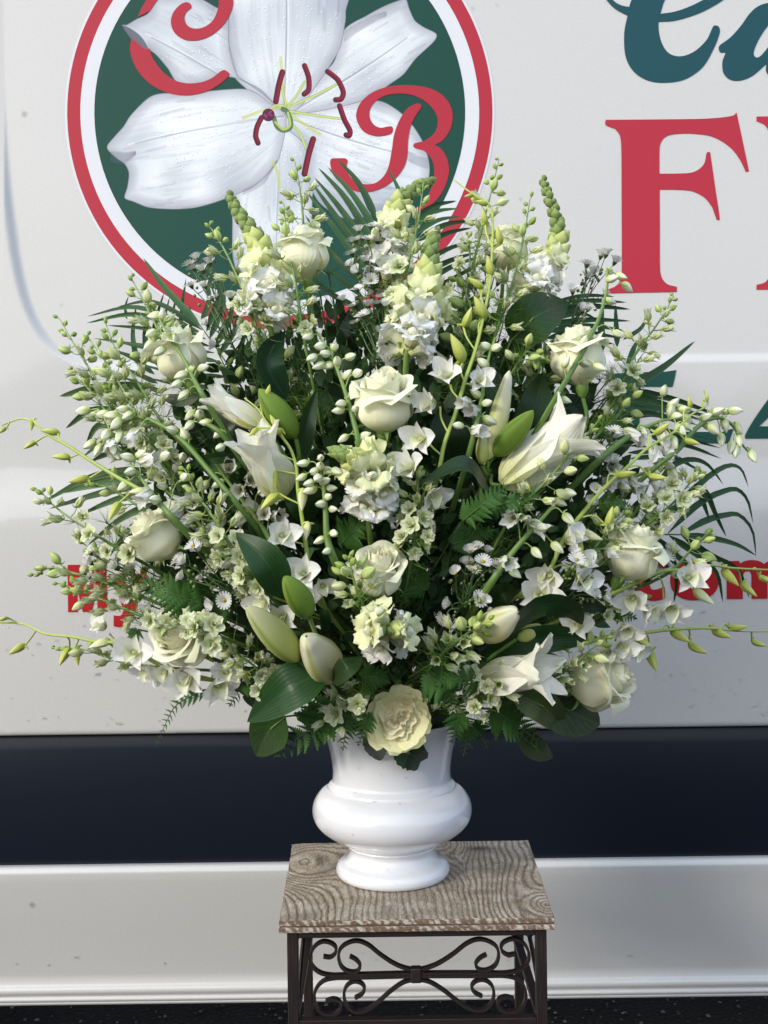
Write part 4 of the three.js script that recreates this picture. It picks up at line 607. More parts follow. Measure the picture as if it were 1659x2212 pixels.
// a leaf along a line of sightings; turn = roll of the blade away from facing the viewer
function leafGeo(w3, W, o, { kind = 'lily', col = C.lily, turn = 0, fold = .25, wave = .0, shape, teeth = 0, face } = {}) {
  const cv = curve(w3), L = cv.getLength(), nv = kind === 'palm' ? 12 : 16, nu = kind === 'palm' ? 2 : 8, g = new Geo();
  const sh = shape ?? (kind === 'salal' ? (v) => Math.pow(Math.sin(Math.PI * Math.pow(v, .78)), .72) : kind === 'palm' ? (v) => Math.min(1, v * 7 + .1) * Math.pow(1 - v, .55) : (v) => Math.pow(Math.sin(Math.PI * Math.pow(clamp(v, 0, 1), .8)), .85));
  g.grid(nu, nv, (u, v) => {
    const p = cv.getPoint(v), t = cv.getTangent(v), f = (face ?? VIEW).clone().addScaledVector(t, -(face ?? VIEW).dot(t)).normalize(), x = t.clone().cross(f).applyAxisAngle(t, turn), n = x.clone().cross(t), U = 2 * u - 1, w = W / 2 * sh(v) * (1 + teeth * Math.sin(v * 60));
    return p.addScaledVector(x, U * w).addScaledVector(n, fold * Math.abs(U) * w - fold * .3 * w + wave * W * Math.sin(v * 9) * U).sub(o);
  }, typeof col === 'function' ? col : (() => { const c = tone(col, rr(.85, 1.2)), e = mixc(c, [c[0] * 1.5, c[1] * 1.4, c[2] * 1.1], .5); return (u, v) => mixc(c, e, Math.abs(2 * u - 1) ** 6); })());
  return g.build();
}
const LM = { lily: LEAF_LILY, salal: LEAF_SALAL, palm: LEAF_PALM };
function addLeaf(T, pts, wpx, opt = {}) { const w = pts.map((q) => PD(q, opt.off ?? -.01)), o = T.position; return part(T, opt.name ?? 'leaf', leafGeo(w, M(wpx, w[0].z), o, opt), LM[opt.kind ?? 'lily']); }
function lily(label, base, { off = .01, buds = [], flowers = [], leaves = [] }) {
  const b = PD(base, off - .03), T = thing('lily_stem', label, 'lily', b, 'lily stems'), g = new Geo(); g.tube(curve([b, ...toHeart(b)]).getPoints(20).map((p) => p.sub(b)), .0038, C.stemd, 7);
  const link = (p, d) => g.tube(curve([b, b.clone().lerp(p, .6).addScaledVector(d, -.01), p]).getPoints(8).map((q) => q.sub(b)), .0026, [.14, .24, .05], 6);
  for (const [p0, p1, w, kind, dz = .03] of buds) { const a = PD(p0, off), e = PD([p1[0], p1[1], dz], off), d = e.clone().sub(a), L = d.length(); link(a, d.clone().normalize()); const m = aim(part(T, 'bud', pick(LBUD[kind]), PETAL_THICK), b, a, d, VIEW, L); const k = M(w, a.z) / .34 / L; m.scale.set(k * L, L, k * L); }
  for (const [p0, p1, w, kind, dz, len, roll = 0] of flowers) { const a = PD(p0, off), e = PD([p1[0], p1[1], dz], off), d = e.clone().sub(a).normalize(); link(a, d); const F = new THREE.Group(); F.name = 'flower'; T.add(F); aim(F, b, a, d, VIEW, M(len, a.z)); F.rotateY(roll); const S = w; for (let k = 0; k < 6; k++) { const m = part(F, 'petal', LILY[kind][k % 2 ? (k === 3 ? 2 : 1) : (k === 2 ? 2 : 0)], PETAL); m.rotation.y = k * Math.PI / 3; m.position.set(Math.sin(k * Math.PI / 3) * (k % 2 ? .035 : .05), 0, Math.cos(k * Math.PI / 3) * (k % 2 ? .035 : .05)); m.scale.set(S, 1, S); } 
  }

  part(T, 'stem', g.build(), STEM);
  for (const [pts, w, opt] of leaves) addLeaf(T, pts, w, opt);
  return T;
}
function palm(label, rachis, leaflets, { off = -.05, col = C.palm, heart = true } = {}) {
  const w = rachis.map((q) => PD(q, off)), at = w[0].clone(), T = thing('palm_frond', label, 'palm frond', at, 'palm fronds behind the flowers'), g = new Geo(), cv = heart ? curve([...w, ...toHeart(w.at(-1))]) : curve(w); g.tube(cv.getPoints(30).map((p) => p.sub(at)), (t) => lerp(.0008, .0026, t), tone(col, 1.5), 5); part(T, 'rachis', g.build(), STEM);
  for (const [pts, wd = 15, turn = 0] of leaflets) { const p = pts.map((q) => PD(q, off)); part(T, 'leaflet', leafGeo(p, M(wd, p[0].z), at, { kind: 'palm', fold: .55, turn: turn + rr(-.35, .35), col: tone(col, rr(.8, 1.35)) }), LEAF_PALM); }
  return T;
}
// leatherleaf fern: toothed pinnae, shared shapes
const PINNA = made(4, (s) => { const g = new Geo(), nt = 7 + (s % 2); blade(g, { L: 1, W: .74, nu: 4, nv: nt * 4, cup: .15 + .1 * s, th: (v) => .05 + .35 * v * (s - 1.2), shape: (v) => { const saw = (v * nt) % 1; return (1 - v * .92) * (.48 + .52 * Math.pow(Math.sin(Math.PI * Math.min(1, saw * 1.15)), .8)) * Math.min(1, v * 8 + .3); }, col: (u, v) => mixc(C.fern, tone(C.fern, 1.5), Math.abs(2 * u - 1) * .5) }); return g.build(); });
function fern(label, pts, wpx, { off = 0, np = 12, tint = 1, face } = {}) {
  const w = pts.map((q) => PD(q, off)), at = w[0].clone(), cv = curve(w), L = cv.getLength(), T = thing('fern_frond', label, 'fern', at, 'leatherleaf fern fronds'), g = new Geo(), W = M(wpx, at.z); g.tube([...toHeart(at).reverse(), ...cv.getPoints(14)].map((p) => p.clone().sub(at)), (t) => lerp(.0012, .0004, t), [.06, .11, .03], 4); part(T, 'rachis', g.build(), STEM);
  for (let k = 0; k < np; k++) for (const s of [-1, 1]) { const v = (k + .3 + (s > 0 ? .3 : 0)) / (np + .4), p = cv.getPoint(v), t = cv.getTangent(v), f = (face ?? VIEW).clone().addScaledVector(t, -(face ?? VIEW).dot(t)).normalize(), x = t.clone().cross(f).multiplyScalar(s), d = x.clone().addScaledVector(t, .65).addScaledVector(f, rr(-.25, .2)).normalize(); aim(part(T, 'pinna', pick(PINNA), GREENS), at, p, d, f, W * .74 * (1 - .78 * v) * rr(.85, 1.15)); }
  aim(part(T, 'pinna', PINNA[0], GREENS), at, cv.getPoint(.93), cv.getTangent(.97), VIEW, W * .28); return T;
}
function salal(label, pts, wpx, opt = {}) { const w = pts.map((q) => PD(q, opt.off ?? -.01)), at = w[0].clone(), T = thing('broad_leaf', label, 'leaf', at, 'broad green leaves'), g = new Geo(); part(T, 'blade', leafGeo(w, M(wpx, at.z), at, { kind: 'salal', col: C.leaf, ...opt }), LM[opt.kind ?? 'salal']); g.tube([...toHeart(at).reverse(), at, w[1].clone()].map((p) => p.clone().sub(at)), .0013, [.10, .17, .04], 5); part(T, 'stalk', g.build(), STEM); return T; }
function feathery(label, spots, { off = -.03, len = .03, n = 26, col = [.06, .13, .03] } = {}) { const at = PD(spots[0], off), T = thing('feathery_fern', label, 'feathery greenery', at, 'thread-leaved greenery'), g = new Geo(), st = new Geo(); for (const s of spots) { const p = PD(s, off), line = curve([...toHeart(p).reverse(), p]).getPoints(14); st.tube(line.map((q) => q.clone().sub(at)), .0009, [.07, .13, .03], 4); for (let k = 7; k <= 14; k++) needles(g, line[k].clone().sub(at), V(rr(-.6, .6), .6, .5), len, n / 2, col, .0008); } part(T, 'stem', st.build(), STEM); part(T, 'leaf_threads', g.build(), GREENS).userData.kind = 'stuff'; return T; }
// ------------------------------------------------------------------ the arrangement, from the back to the front
// palms
const L3 = (F, list) => list.map(([a, b, c, w, t]) => [F(a, b, c), w ?? 15, t ?? 0]);
palm('dark palm frond fanning up across the emblem under the red letter B', FR.p([872, 420], [858, 540], [845, 680], [842, 800]), [
  ...L3(FR.c2, [[[800, 1440], [690, 1210], [545, 1040], 20], [[790, 1500], [640, 1270], [480, 1090], 20], [[770, 1570], [600, 1300], [420, 1095], 20], [[760, 1640], [560, 1360], [395, 1160], 19], [[750, 1700], [540, 1420], [380, 1195], 19], [[740, 1790], [530, 1500], [335, 1240], 19], [[730, 1870], [500, 1640], [330, 1400], 18], [[720, 1950], [480, 1760], [300, 1560], 18], [[700, 2030], [450, 1880], [210, 1500], 17],
    [[990, 1350], [940, 1230], [880, 1105], 14]]),
  ...L3(FR.c2, [[[1030, 1440], [1180, 1345], [1325, 1312], 16], [[1040, 1470], [1190, 1385], [1335, 1362], 16], [[1050, 1530], [1210, 1440], [1355, 1415], 16], [[1060, 1580], [1250, 1470], [1455, 1440], 17], [[1060, 1640], [1250, 1530], [1425, 1487], 16], [[1070, 1740], [1290, 1620], [1480, 1570], 16], [[1080, 1800], [1290, 1700], [1450, 1650], 16], [[1080, 1870], [1300, 1740], [1500, 1670], 16], [[1090, 1930], [1320, 1810], [1500, 1700], 15]])], { off: -.13 });
palm('palm frond with long arching leaflets left of the emblem foot', FR.p([430, 700], [480, 770], [530, 850], [590, 960]), [
  ...L3(FR.c4, [[[1310, 310], [1080, 60], [935, -140], 20], [[1320, 330], [1000, 150], [770, 178], 15], [[1330, 360], [900, 185], [567, 242], 15], [[1345, 390], [900, 230], [560, 287], 16], [[1380, 440], [1000, 330], [700, 300], 14], [[1400, 480], [980, 440], [610, 385], 15], [[1440, 540], [1100, 480], [800, 420], 14], [[1460, 580], [1100, 560], [720, 455], 14], [[1490, 640], [1180, 620], [860, 540], 14], [[1520, 700], [1240, 700], [940, 640], 14],
    [[1320, 300], [1370, 120], [1320, -60], 18], [[1350, 340], [1440, 60], [1300, -130], 18], [[1370, 390], [1460, 160], [1440, -40], 17], [[1410, 440], [1500, 260], [1530, 60], 17], [[1430, 500], [1540, 320], [1560, 130], 16], [[1470, 560], [1580, 420], [1600, 260], 16], [[1500, 640], [1600, 500], [1650, 360], 15]])], { off: -.10 });
palm('upright palm frond behind the leftmost high rose', FR.p([330, 780], [380, 830], [450, 900], [540, 990]), [
  ...L3(FR.c4, [[[900, 560], [870, 360], [890, 170], 15], [[960, 500], [950, 330], [990, 170], 15], [[1000, 520], [1010, 300], [1072, 85], 13], [[1060, 560], [1070, 300], [1110, 110], 13], [[1110, 600], [1110, 330], [1155, 100], 13], [[1180, 640], [1180, 300], [1215, -10], 15], [[1230, 680], [1250, 420], [1240, 150], 13], [[830, 260], [820, 180], [840, 110], 8],
    [[1010, 620], [880, 520], [710, 450], 14], [[1030, 680], [900, 620], [760, 560], 13], [[1060, 740], [960, 700], [800, 640], 13]])], { off: -.12 });
palm('striped pale and dark palm leaves pointing left beside the larkspur', FR.p([330, 850], [420, 880], [520, 960]), L3(FR.c4, [[[980, 720], [650, 710], [385, 765], 34], [[900, 900], [600, 860], [428, 975], 26], [[880, 980], [640, 960], [560, 1090], 22], [[900, 1080], [700, 1060], [540, 1160], 22], [[960, 1130], [760, 1120], [590, 1190], 24]]), { off: -.05, col: [.045, .085, .035] });
palm('low palm frond of broad striped leaves at the left edge of the flowers', FR.p([270, 1090], [360, 1090], [470, 1140]), L3(FR.c5 && FR.c4, [[[980, 1250], [620, 1290], [275, 1460], 26], [[980, 1290], [640, 1340], [370, 1400], 24], [[990, 1330], [660, 1400], [318, 1500], 24], [[1000, 1390], [760, 1440], [520, 1540], 22], [[960, 1330], [760, 1280], [560, 1330], 20], [[990, 1470], [800, 1560], [570, 1740], 20], [[1040, 1520], [860, 1620], [700, 1830], 18], [[1060, 1560], [900, 1650], [760, 1750], 16]]), { off: -.05, col: [.045, .085, .035] });
palm('palm frond of level leaflets at the foot of the red letter F', FR.p([1190, 640], [1180, 740], [1160, 860], [1120, 980]), [
  ...L3(FR.m3, [[[560, 420], [820, 345], [1080, 348], 15], [[560, 450], [850, 385], [1180, 396], 17], [[550, 500], [860, 430], [1210, 452], 20], [[540, 540], [820, 490], [940, 540], 12], [[540, 580], [860, 540], [1210, 548], 17], [[530, 640], [860, 590], [1180, 632], 18], [[520, 690], [800, 640], [1150, 690], 17], [[510, 740], [780, 690], [1090, 740], 17], [[500, 790], [760, 750], [1000, 800], 16], [[470, 850], [740, 820], [980, 880], 16], [[450, 920], [700, 900], [960, 960], 16], [[440, 1000], [660, 980], [900, 1040], 15], [[430, 1060], [640, 1040], [860, 1110], 15]]),
  ...L3(FR.m3, [[[980, 800], [970, 580], [985, 400], 20], [[1100, 760], [1090, 560], [1085, 410], 15], [[1170, 1000], [1220, 800], [1270, 700], 20], [[1150, 700], [1300, 600], [1360, 440], 12]])], { off: -.12 });
palm('palm frond spreading right across the green letter', FR.p([1330, 850], [1270, 880], [1190, 930]), [
  ...L3(FR.m4, [[[440, 710], [700, 540], [968, 315], 22], [[400, 740], [800, 830], [1190, 975], 18], [[400, 760], [780, 900], [1250, 1010], 16], [[380, 830], [660, 860], [900, 960], 22], [[360, 880], [700, 920], [1040, 1010], 20], [[330, 940], [640, 960], [900, 1060], 18], [[280, 1000], [620, 960], [1000, 1050], 16], [[260, 1070], [620, 1080], [1180, 1200], 15], [[300, 1110], [700, 1130], [1200, 1250], 14], [[400, 1230], [800, 1210], [1200, 1340], 14], [[420, 1150], [760, 1180], [1100, 1290], 13], [[380, 1290], [720, 1290], [1010, 1450], 13], [[400, 1340], [760, 1330], [1130, 1520], 12]])], { off: -.10 });
palm('palm frond with drooping hooked leaflets at the right edge', FR.p([1530, 1162], [1470, 1155], [1400, 1157], [1300, 1170], [1180, 1230]), [
  ...L3(FR.m4, []), ...[[[600, 2000], [880, 1680], [1150, 1450], [1290, 1400], [1370, 1440], [1432, 1592]], [[730, 1990], [1000, 1730], [1200, 1630], [1330, 1610], [1420, 1700], [1472, 1910]], [[840, 2000], [1060, 1880], [1220, 1835], [1340, 1830], [1460, 1960], [1498, 2200]], [[640, 1560], [790, 1390], [960, 1350], [1080, 1400], [1215, 1570]], [[960, 1560], [1060, 1640], [1150, 1840], [1238, 2020]], [[980, 1580], [1030, 1700], [1090, 1870]], [[850, 2005], [1100, 2030], [1330, 2090], [1500, 2185]], [[740, 2010], [960, 2160], [1150, 2330], [1210, 2600]], [[850, 2010], [1100, 2180], [1330, 2300], [1440, 2560]], [[600, 2010], [800, 2180], [960, 2330], [1050, 2500]], [[620, 2010], [760, 2200], [800, 2420], [780, 2600]]].map((l) => [FR.m4(...l), 17]),
  ...L3(FR.m4, [[[560, 1990], [700, 1830], [900, 1680], 18], [[480, 1960], [620, 1740], [760, 1560], 16]])], { off: -.07 });
// broad leaves
salal('large dark leaf with pale midrib right of the orchid spray', FR.m3([235, 705, .0], [420, 520, .03], [700, 402, -.02]), 104, { off: -.01, turn: .25, fold: .18 });
salal('grey green leaf hanging under the white asters', FR.c5([1370, 1640, -.02], [1390, 1500, .0], [1410, 1300, -.02]), 50, { off: -.05, col: [.032, .052, .036], turn: -.2 });
salal('leaf at the lower left hanging over the dark stripe', FR.m6([600, 1330], [490, 1420], [385, 1618, .01]), 104, { off: .02, turn: .15, fold: .2, col: [.05, .12, .026] });
salal('wide leaf under the lowest right rose', FR.m7([1140, 1180], [1370, 1290, .02], [1592, 1390]), 112, { off: .0, turn: -.05, col: [.055, .11, .04] });
salal('pale olive leaf pointing down right below the open lily', FR.m7([940, 1150], [1180, 1260, .02], [1338, 1465, .01]), 76, { off: .03, kind: 'lily', col: [.11, .17, .05], turn: -.1 });
salal('small leaf drooping lowest at the right of the urn', FR.m7([990, 1440], [1120, 1560, .01], [1248, 1632]), 52, { off: .01, col: [.09, .15, .04] });
salal('dark rose leaf hanging against the urn under the lowest rose', FR.m6([1235, 1430, .05], [1250, 1540, .06], [1283, 1652, .06]), 52, { off: .0, col: C.dark, teeth: .06, turn: .2 });
salal('toothed dark leaf curling at its tip in front of the urn', FR.m6([1385, 1550, .05], [1500, 1600, .065], [1625, 1705, .06]), 70, { off: .0, col: C.dark, teeth: .08, turn: -.2 });
salal('dark leaf in the shade under the larkspur at lower left', FR.m6([560, 1130], [420, 1180], [285, 1190]), 62, { off: -.01, col: C.dark, turn: .2 });
salal('dark leaf peeping out under the right end of the leaves', FR.m7([1230, 1360], [1330, 1400], [1437, 1425]), 36, { off: -.03, col: C.dark });
salal('dark leaf among the stems below the right high rose', FR.m3([520, 1330, -.02], [700, 1260], [900, 1200, -.02]), 64, { off: -.05, col: C.dark });
salal('pale folded leaf beside the leftmost white bells', FR.c4([1300, 760], [1180, 790], [1040, 760]), 30, { off: -.01, col: [.075, .11, .05] });
salal('grey leaf deep between the left delphinium arches', FR.c4([1420, 1010], [1290, 1040], [1210, 1110]), 52, { off: -.06, col: [.035, .055, .035] });
// lilies
lily('lily stem with green bud, cream bud and open bloom left of centre', FR.p([628, 1020])[0], { buds: [[FR.m1([965, 885])[0], FR.m1([662, 482])[0], 58, 'green', .03], [FR.m1([690, 800])[0], FR.m1([225, 560])[0], 46, 'cream', .02]],
  flowers: [[FR.m1([850, 1370])[0], FR.m1([610, 850])[0], 1.5, 'tight', .05, 170, .5], [FR.m1([700, 800])[0], FR.m1([250, 520])[0], 1.0, 'tight', .03, 148, .3]],
  leaves: [[FR.m1([890, 570], [740, 280, .03], [870, 8, -.01]), 66, { turn: .45, fold: .5, col: [.030, .090, .038] }], [FR.m1([1040, 1040], [1060, 760, .01], [1140, 470]), 36, { turn: .3, fold: .5, col: [.034, .095, .030] }], [FR.m1([620, 930, -.01], [440, 850, .01], [300, 660]), 58, { col: C.dark }], [FR.m1([530, 1050], [300, 1045, .02], [50, 1100]), 26, { turn: -.5 }], [FR.m1([1110, 1540], [1010, 1380, .03], [900, 1270]), 74, { turn: .2 }], [FR.m1([1010, 1560, -.02], [800, 1380], [600, 1130]), 44, { col: C.dark }]] });
lily('lily stem with tall cream bud, green bud and long white trumpet right of centre', FR.p([1064, 1010])[0], { buds: [[FR.m2([1285, 1060])[0], FR.m2([1460, 335])[0], 46, 'cream', .02], [FR.m2([1330, 1025])[0], FR.m2([1656, 658])[0], 52, 'green', .04], [FR.m2([1240, 1100])[0], FR.m2([1240, 830])[0], 30, 'lime', .01]],
  flowers: [[FR.m3([160, 1890])[0], FR.m3([760, 1420])[0], 1.25, 'mid', .03, 228, 1.0]],
  leaves: [[FR.m3([230, 1700, -.02], [430, 1250, .01], [490, 968, -.01]), 78, { col: C.dark, turn: .25 }], [FR.m2([1330, 720, -.01], [1310, 480], [1340, 240]), 26, { turn: .4 }], [FR.m2([1300, 1305], [1080, 1100, .04], [735, 1250, .02]), 66, { turn: .9, fold: .15, off: .03, col: [.030, .070, .036] }], [FR.m2([980, 1090, -.04], [960, 880, -.02], [880, 660, -.03]), 90, { col: C.dark }], [FR.m2([1080, 1100, -.04], [1060, 880, -.03], [1020, 700, -.04]), 70, { col: C.dark }], [FR.m3([160, 1700, -.03], [120, 1300, -.02], [80, 760, -.03]), 50, { col: C.dark }], [FR.m2([1270, 1160], [1400, 1100], [1470, 1010]), 30, { turn: .5 }]] });
lily('lily stem with one green and two opening buds low on the left', FR.p([712, 1475])[0], { off: .03, buds: [[[...FR.m6([772, 612])[0], .05], FR.m6([585, 298])[0], 56, 'green', .07], [[...FR.m6([695, 925])[0], .03], FR.m6([305, 518])[0], 66, 'lime', .06], [FR.m6([935, 1045])[0], FR.m6([735, 715])[0], 86, 'cream', .05]],
  leaves: [[FR.m6([585, 462, .04], [460, 210, .06], [235, -8, .05]), 78, { turn: .15, fold: .3, off: .02 }], [FR.m6([885, 985], [620, 1130, .04], [318, 1370, .03]), 104, { turn: .35, fold: .2, off: .05 }], [FR.m6([905, 735], [880, 600, .01], [850, 478]), 26, { turn: .5, col: [.04, .11, .035] }], [FR.m6([760, 900, -.01], [640, 790, .02], [600, 700, .01]), 74, { turn: .2 }], [FR.m6([720, 690], [790, 640, .03], [857, 668, .02]), 34, { turn: 1.0, col: [.05, .10, .045], off: .03 }], [FR.m6([930, 1062], [1040, 980, .05], [1150, 895, .02]), 52, { turn: -.5, off: .06, col: [.032, .080, .022] }], [FR.m6([800, 1010], [640, 960], [480, 940]), 44, { col: C.dark }], [FR.m6([700, 960, -.02], [560, 1010], [500, 1030]), 40, { col: C.dark }]] });
lily('lily stem with fat closed bud and half open white bloom low on the right', FR.p([1015, 1460])[0], { off: .02, buds: [[FR.m7([695, 745])[0], FR.m7([1010, 545])[0], 74, 'cream', .04], [FR.m7([985, 765])[0], FR.m7([1165, 665])[0], 34, 'lime', 0]],
  flowers: [[FR.m7([720, 1050])[0], FR.m7([1120, 1000])[0], 1.3, 'mid', .05, 185, .2]],
  leaves: [[FR.m7([880, 760], [1180, 520, .05], [1380, 560, .04], [1462, 665, .02]), 62, { turn: .7, fold: .2, off: .03 }], [FR.m7([1100, 500], [1400, 495, .02], [1660, 565]), 48, { turn: .3, off: .01, col: [.026, .072, .028] }], [FR.m7([690, 915], [1150, 770, .03], [1600, 765, .01]), 66, { turn: .3, off: .0 }], [FR.m7([770, 500, -.01], [890, 440, .02], [985, 425]), 52, { turn: .2, col: [.03, .08, .02] }], [FR.m7([660, 960], [680, 880], [690, 830]), 20, { turn: .4, col: [.05, .10, .06] }]] });
// roses
rose('highest white rose, in profile, in front of the emblem', 658, 546, 104, [-.06, 1, .12], { kind: 0, turn: 1.9 });
rose('rose at upper left tilted left with a delphinium stem across it', 391, 765, 108, [-.34, 1, .15], { kind: 1, turn: .4 });
rose('rose at upper right in front of the palm leaflets below the red F', 1250, 768, 116, [-.12, 1, .18], { kind: 2, turn: 2.6 });
rose('large central rose half open, seen from slightly above', 829, 868, 128, [.02, 1, .50], { kind: 0, turn: .2, off: .03 });
rose('rose at the left edge turned towards the upper left', 338, 1156, 108, [-.62, .85, .30], { kind: 1, turn: 3.3 });
rose('pale yellow rose above the pendent white snapdragon', 817, 1236, 106, [.12, .92, .62], { kind: 2, turn: 1.2, off: .03 });
rose('rose at the right edge facing right beside the palm frond', 1366, 1194, 116, [.42, .9, .25], { kind: 0, turn: 4.2 });
rose('rose at lower left half hidden by a larkspur tip', 393, 1378, 118, [-.35, .45, .9], { kind: 2, turn: 5.1 });
rose('lowest right rose lying on its side with ruffled mouth', 1296, 1470, 128, [.85, .30, .42], { kind: 1, turn: .8, off: .02 });
rose('yellow garden rose full of ruffled petals hanging over the urn rim', 858, 1550, 146, [.10, -.12, 1], { kind: 9, off: .035, turn: .4 });
rose('cream rose mostly hidden behind larkspur at upper right', 1093, 535, 92, [.1, 1, .1], { kind: 1, off: -.06 });
// snapdragons
snapdragon('snapdragon with bare green tip leaning left over the emblem', FR.c5([428, 365], [500, 500], [600, 640], [680, 800], [720, 1000], [745, 1200], [750, 1400]), { n: 34, bud: .70, s: 1.05 });
snapdragon('topmost snapdragon, its bud tip bent to the right', FR.c6([640, 195], [560, 235], [465, 320], [410, 480], [390, 620], [375, 800], [370, 900]), { n: 34, bud: .56, off: -.03 });
snapdragon('full front snapdragon with a tall green tip over white ruffled blooms', FR.c6([680, 545], [655, 640], [640, 780], [610, 930], [560, 1100], [520, 1260], [500, 1330]), { n: 35, bud: .54, off: .03, s: 1.08 });
snapdragon('snapdragon with a curved bare neck at the far upper right', FR.c6([1392, 185], [1430, 300], [1480, 450], [1490, 580], [1450, 700], [1390, 780], [1330, 870], [1280, 980]), { n: 33, bud: .66, off: -.02, s: .95 });
snapdragon('central snapdragon with dark green bud tip nodding left', FR.m2([60, 1000, .04], [170, 1040, .04], [290, 1100, .03], [340, 1250, .02], [325, 1400], [315, 1560, -.01]), { n: 32, bud: .45, off: .03, s: 1 });
{ // seen end on: its axis points at the viewer
  const a = FR.m6([1335, 705, .075], [1340, 690, .06], [1340, 720, .02], [1330, 760, -.01]);
  snapdragon('snapdragon pointing at the viewer, a ring of white blooms round a green heart', a, { n: 19, bud: .30, off: .025, fl: 1.02 });
}
// larkspur
larkspur('straight larkspur standing behind the highest rose', FR.p([637, 350], [648, 410], [655, 480], [660, 560]), { n: 17, off: -.04, open: .6, leafy: 6 });
larkspur('thin larkspur passing in front of the highest rose', FR.p([613, 440], [620, 520], [640, 620], [655, 720]), { n: 19, off: .03, open: .72, s: .95 });
larkspur('larkspur left of the left snapdragon with ferny leaves below', FR.p([452, 487], [485, 540], [530, 640], [565, 740]), { n: 21, open: .55, leafy: 24, off: .01 });
larkspur('tallest larkspur, right of the emblem', FR.p([1078, 345], [1060, 420], [1040, 500], [1015, 610]), { n: 20, off: -.03, open: .78, s: .95 });
larkspur('larkspur between the orchid spray and the curved snapdragon', FR.p([1145, 430], [1130, 520], [1105, 620], [1075, 710]), { n: 21, open: .8, half: .4, leafy: 22 });
larkspur('larkspur in front of the topmost snapdragon', FR.p([915, 395], [905, 470], [885, 560], [865, 650]), { n: 17, open: .5, off: .02 });
larkspur('short larkspur tip above the left palm leaflets', FR.p([282, 598], [310, 650], [345, 720], [380, 790]), { n: 13, open: .8 });
larkspur('leftmost high larkspur with green buds against the white van', FR.p([128, 688], [170, 760], [225, 850], [265, 940]), { n: 22, open: .66, off: -.02 });
larkspur('larkspur just right of the leftmost high one', FR.p([225, 690], [255, 765], [300, 830], [350, 910]), { n: 19, open: .8, off: -.01 });
larkspur('dense larkspur between the two leftmost high spikes', FR.p([188, 725], [240, 800], [300, 900], [345, 980]), { n: 22, open: .7, off: .0 });
larkspur('larkspur leaning right under the foot of the red F', FR.p([1455, 640], [1420, 700], [1370, 770], [1325, 870]), { n: 22, open: .62, half: .35, leafy: 24, off: -.02 });
larkspur('open larkspur pointing left above the left rose', FR.p([85, 1058], [120, 1095], [200, 1150], [290, 1205]), { n: 19, open: .42, s: 1.05 });
larkspur('upper of two level larkspurs over the red letter M', FR.p([78, 1240], [110, 1227], [165, 1240], [225, 1258], [310, 1290]), { n: 18, open: .85, off: .01 });
larkspur('lower of two level larkspurs over the red letter M', FR.p([129, 1260], [185, 1282], [251, 1308], [335, 1342]), { n: 19, open: .75, off: .02 });
larkspur('small larkspur under the lower left orchid spray', FR.p([112, 1399], [185, 1404], [231, 1419], [290, 1436]), { n: 9, open: .8, leafy: 0, off: -.01 });
larkspur('small green larkspur tip on the low palm leaves at left', FR.p([198, 1048], [230, 1052], [262, 1070], [305, 1098]), { n: 9, open: 1.2, leafy: 0, off: .01, s: .8 });
larkspur('larkspur tip lying across the lower left rose', FR.p([345, 1352], [380, 1345], [420, 1350], [470, 1372]), { n: 16, open: .4, off: .06, leafy: 4 });
larkspur('short white larkspur standing right of the central snapdragon', FR.p([898, 1005], [902, 1060], [903, 1120], [890, 1200]), { n: 26, open: .42, off: .03, s: .98 });
larkspur('larkspur lying across the white lily trumpet', FR.p([1290, 912], [1240, 970], [1180, 1040], [1110, 1110]), { n: 17, open: .8, half: .7, off: .05, s: .9 });
larkspur('drooping full larkspur left of centre with crowded pale blooms', FR.p([400, 1015], [424, 1065], [455, 1110], [490, 1165], [545, 1240], [575, 1280]), { n: 32, open: .38, off: .03, s: 1.12 });
larkspur('larkspur crossing the low open lily', FR.p([1155, 1450], [1091, 1463], [1060, 1490], [1020, 1535]), { n: 18, open: .45, off: .05 });
larkspur('larkspur above the lowest right rose', FR.p([1318, 1370], [1275, 1405], [1235, 1440], [1190, 1465]), { n: 15, open: .7, off: .04, s: .95 });
larkspur('larkspur between the lower left rose and the lily buds', FR.p([472, 1390], [510, 1412], [550, 1440], [588, 1490]), { n: 20, open: .5, off: .04 });
larkspur('nodding larkspur right of the snapdragon ring', FR.p([1062, 1338], [1015, 1365], [975, 1395], [940, 1430]), { n: 20, open: .9, half: .45, off: .05, s: 1.08 });
larkspur('slender larkspur tip at the left of the pale yellow rose', FR.p([754, 1205], [760, 1238], [770, 1272], [785, 1312]), { n: 15, open: 1.1, half: .5, off: .06, leafy: 8 });
larkspur('larkspur hanging over the urn left of the garden rose', FR.p([708, 1585], [720, 1550], [745, 1525], [785, 1500]), { n: 17, open: .45, off: .04, s: 1.05 });
larkspur('greenish open larkspur before the right palm frond', FR.p([1512, 1018], [1485, 1050], [1450, 1090], [1395, 1135]), { n: 18, open: .35, off: 0, s: 1.0 });
larkspur('rightmost low larkspur tip against the van', FR.p([1537, 1152], [1505, 1172], [1480, 1202], [1440, 1240]), { n: 12, open: 1.2, off: 0, leafy: 0 });
larkspur('small larkspur above the rose at the right edge', FR.p([1350, 1108], [1322, 1135], [1297, 1168], [1260, 1210]), { n: 13, open: .7, off: .02 });
larkspur('hooked green larkspur tip below the large dark leaf', FR.p([1168, 797], [1160, 772], [1140, 760], [1115, 790]), { n: 12, open: 2, leafy: 14, s: .75, off: .01 });
larkspur('feathery larkspur tip left of the green letter', FR.p([1346, 832], [1350, 860], [1340, 890], [1300, 930]), { n: 12, open: 1.4, leafy: 26, s: .85, off: -.02 });
larkspur('green larkspur buds between the front snapdragon and the orchid', FR.p([985, 585], [1005, 630], [1018, 680], [1010, 740]), { n: 12, open: 1.5, off: -.02, leafy: 18 });
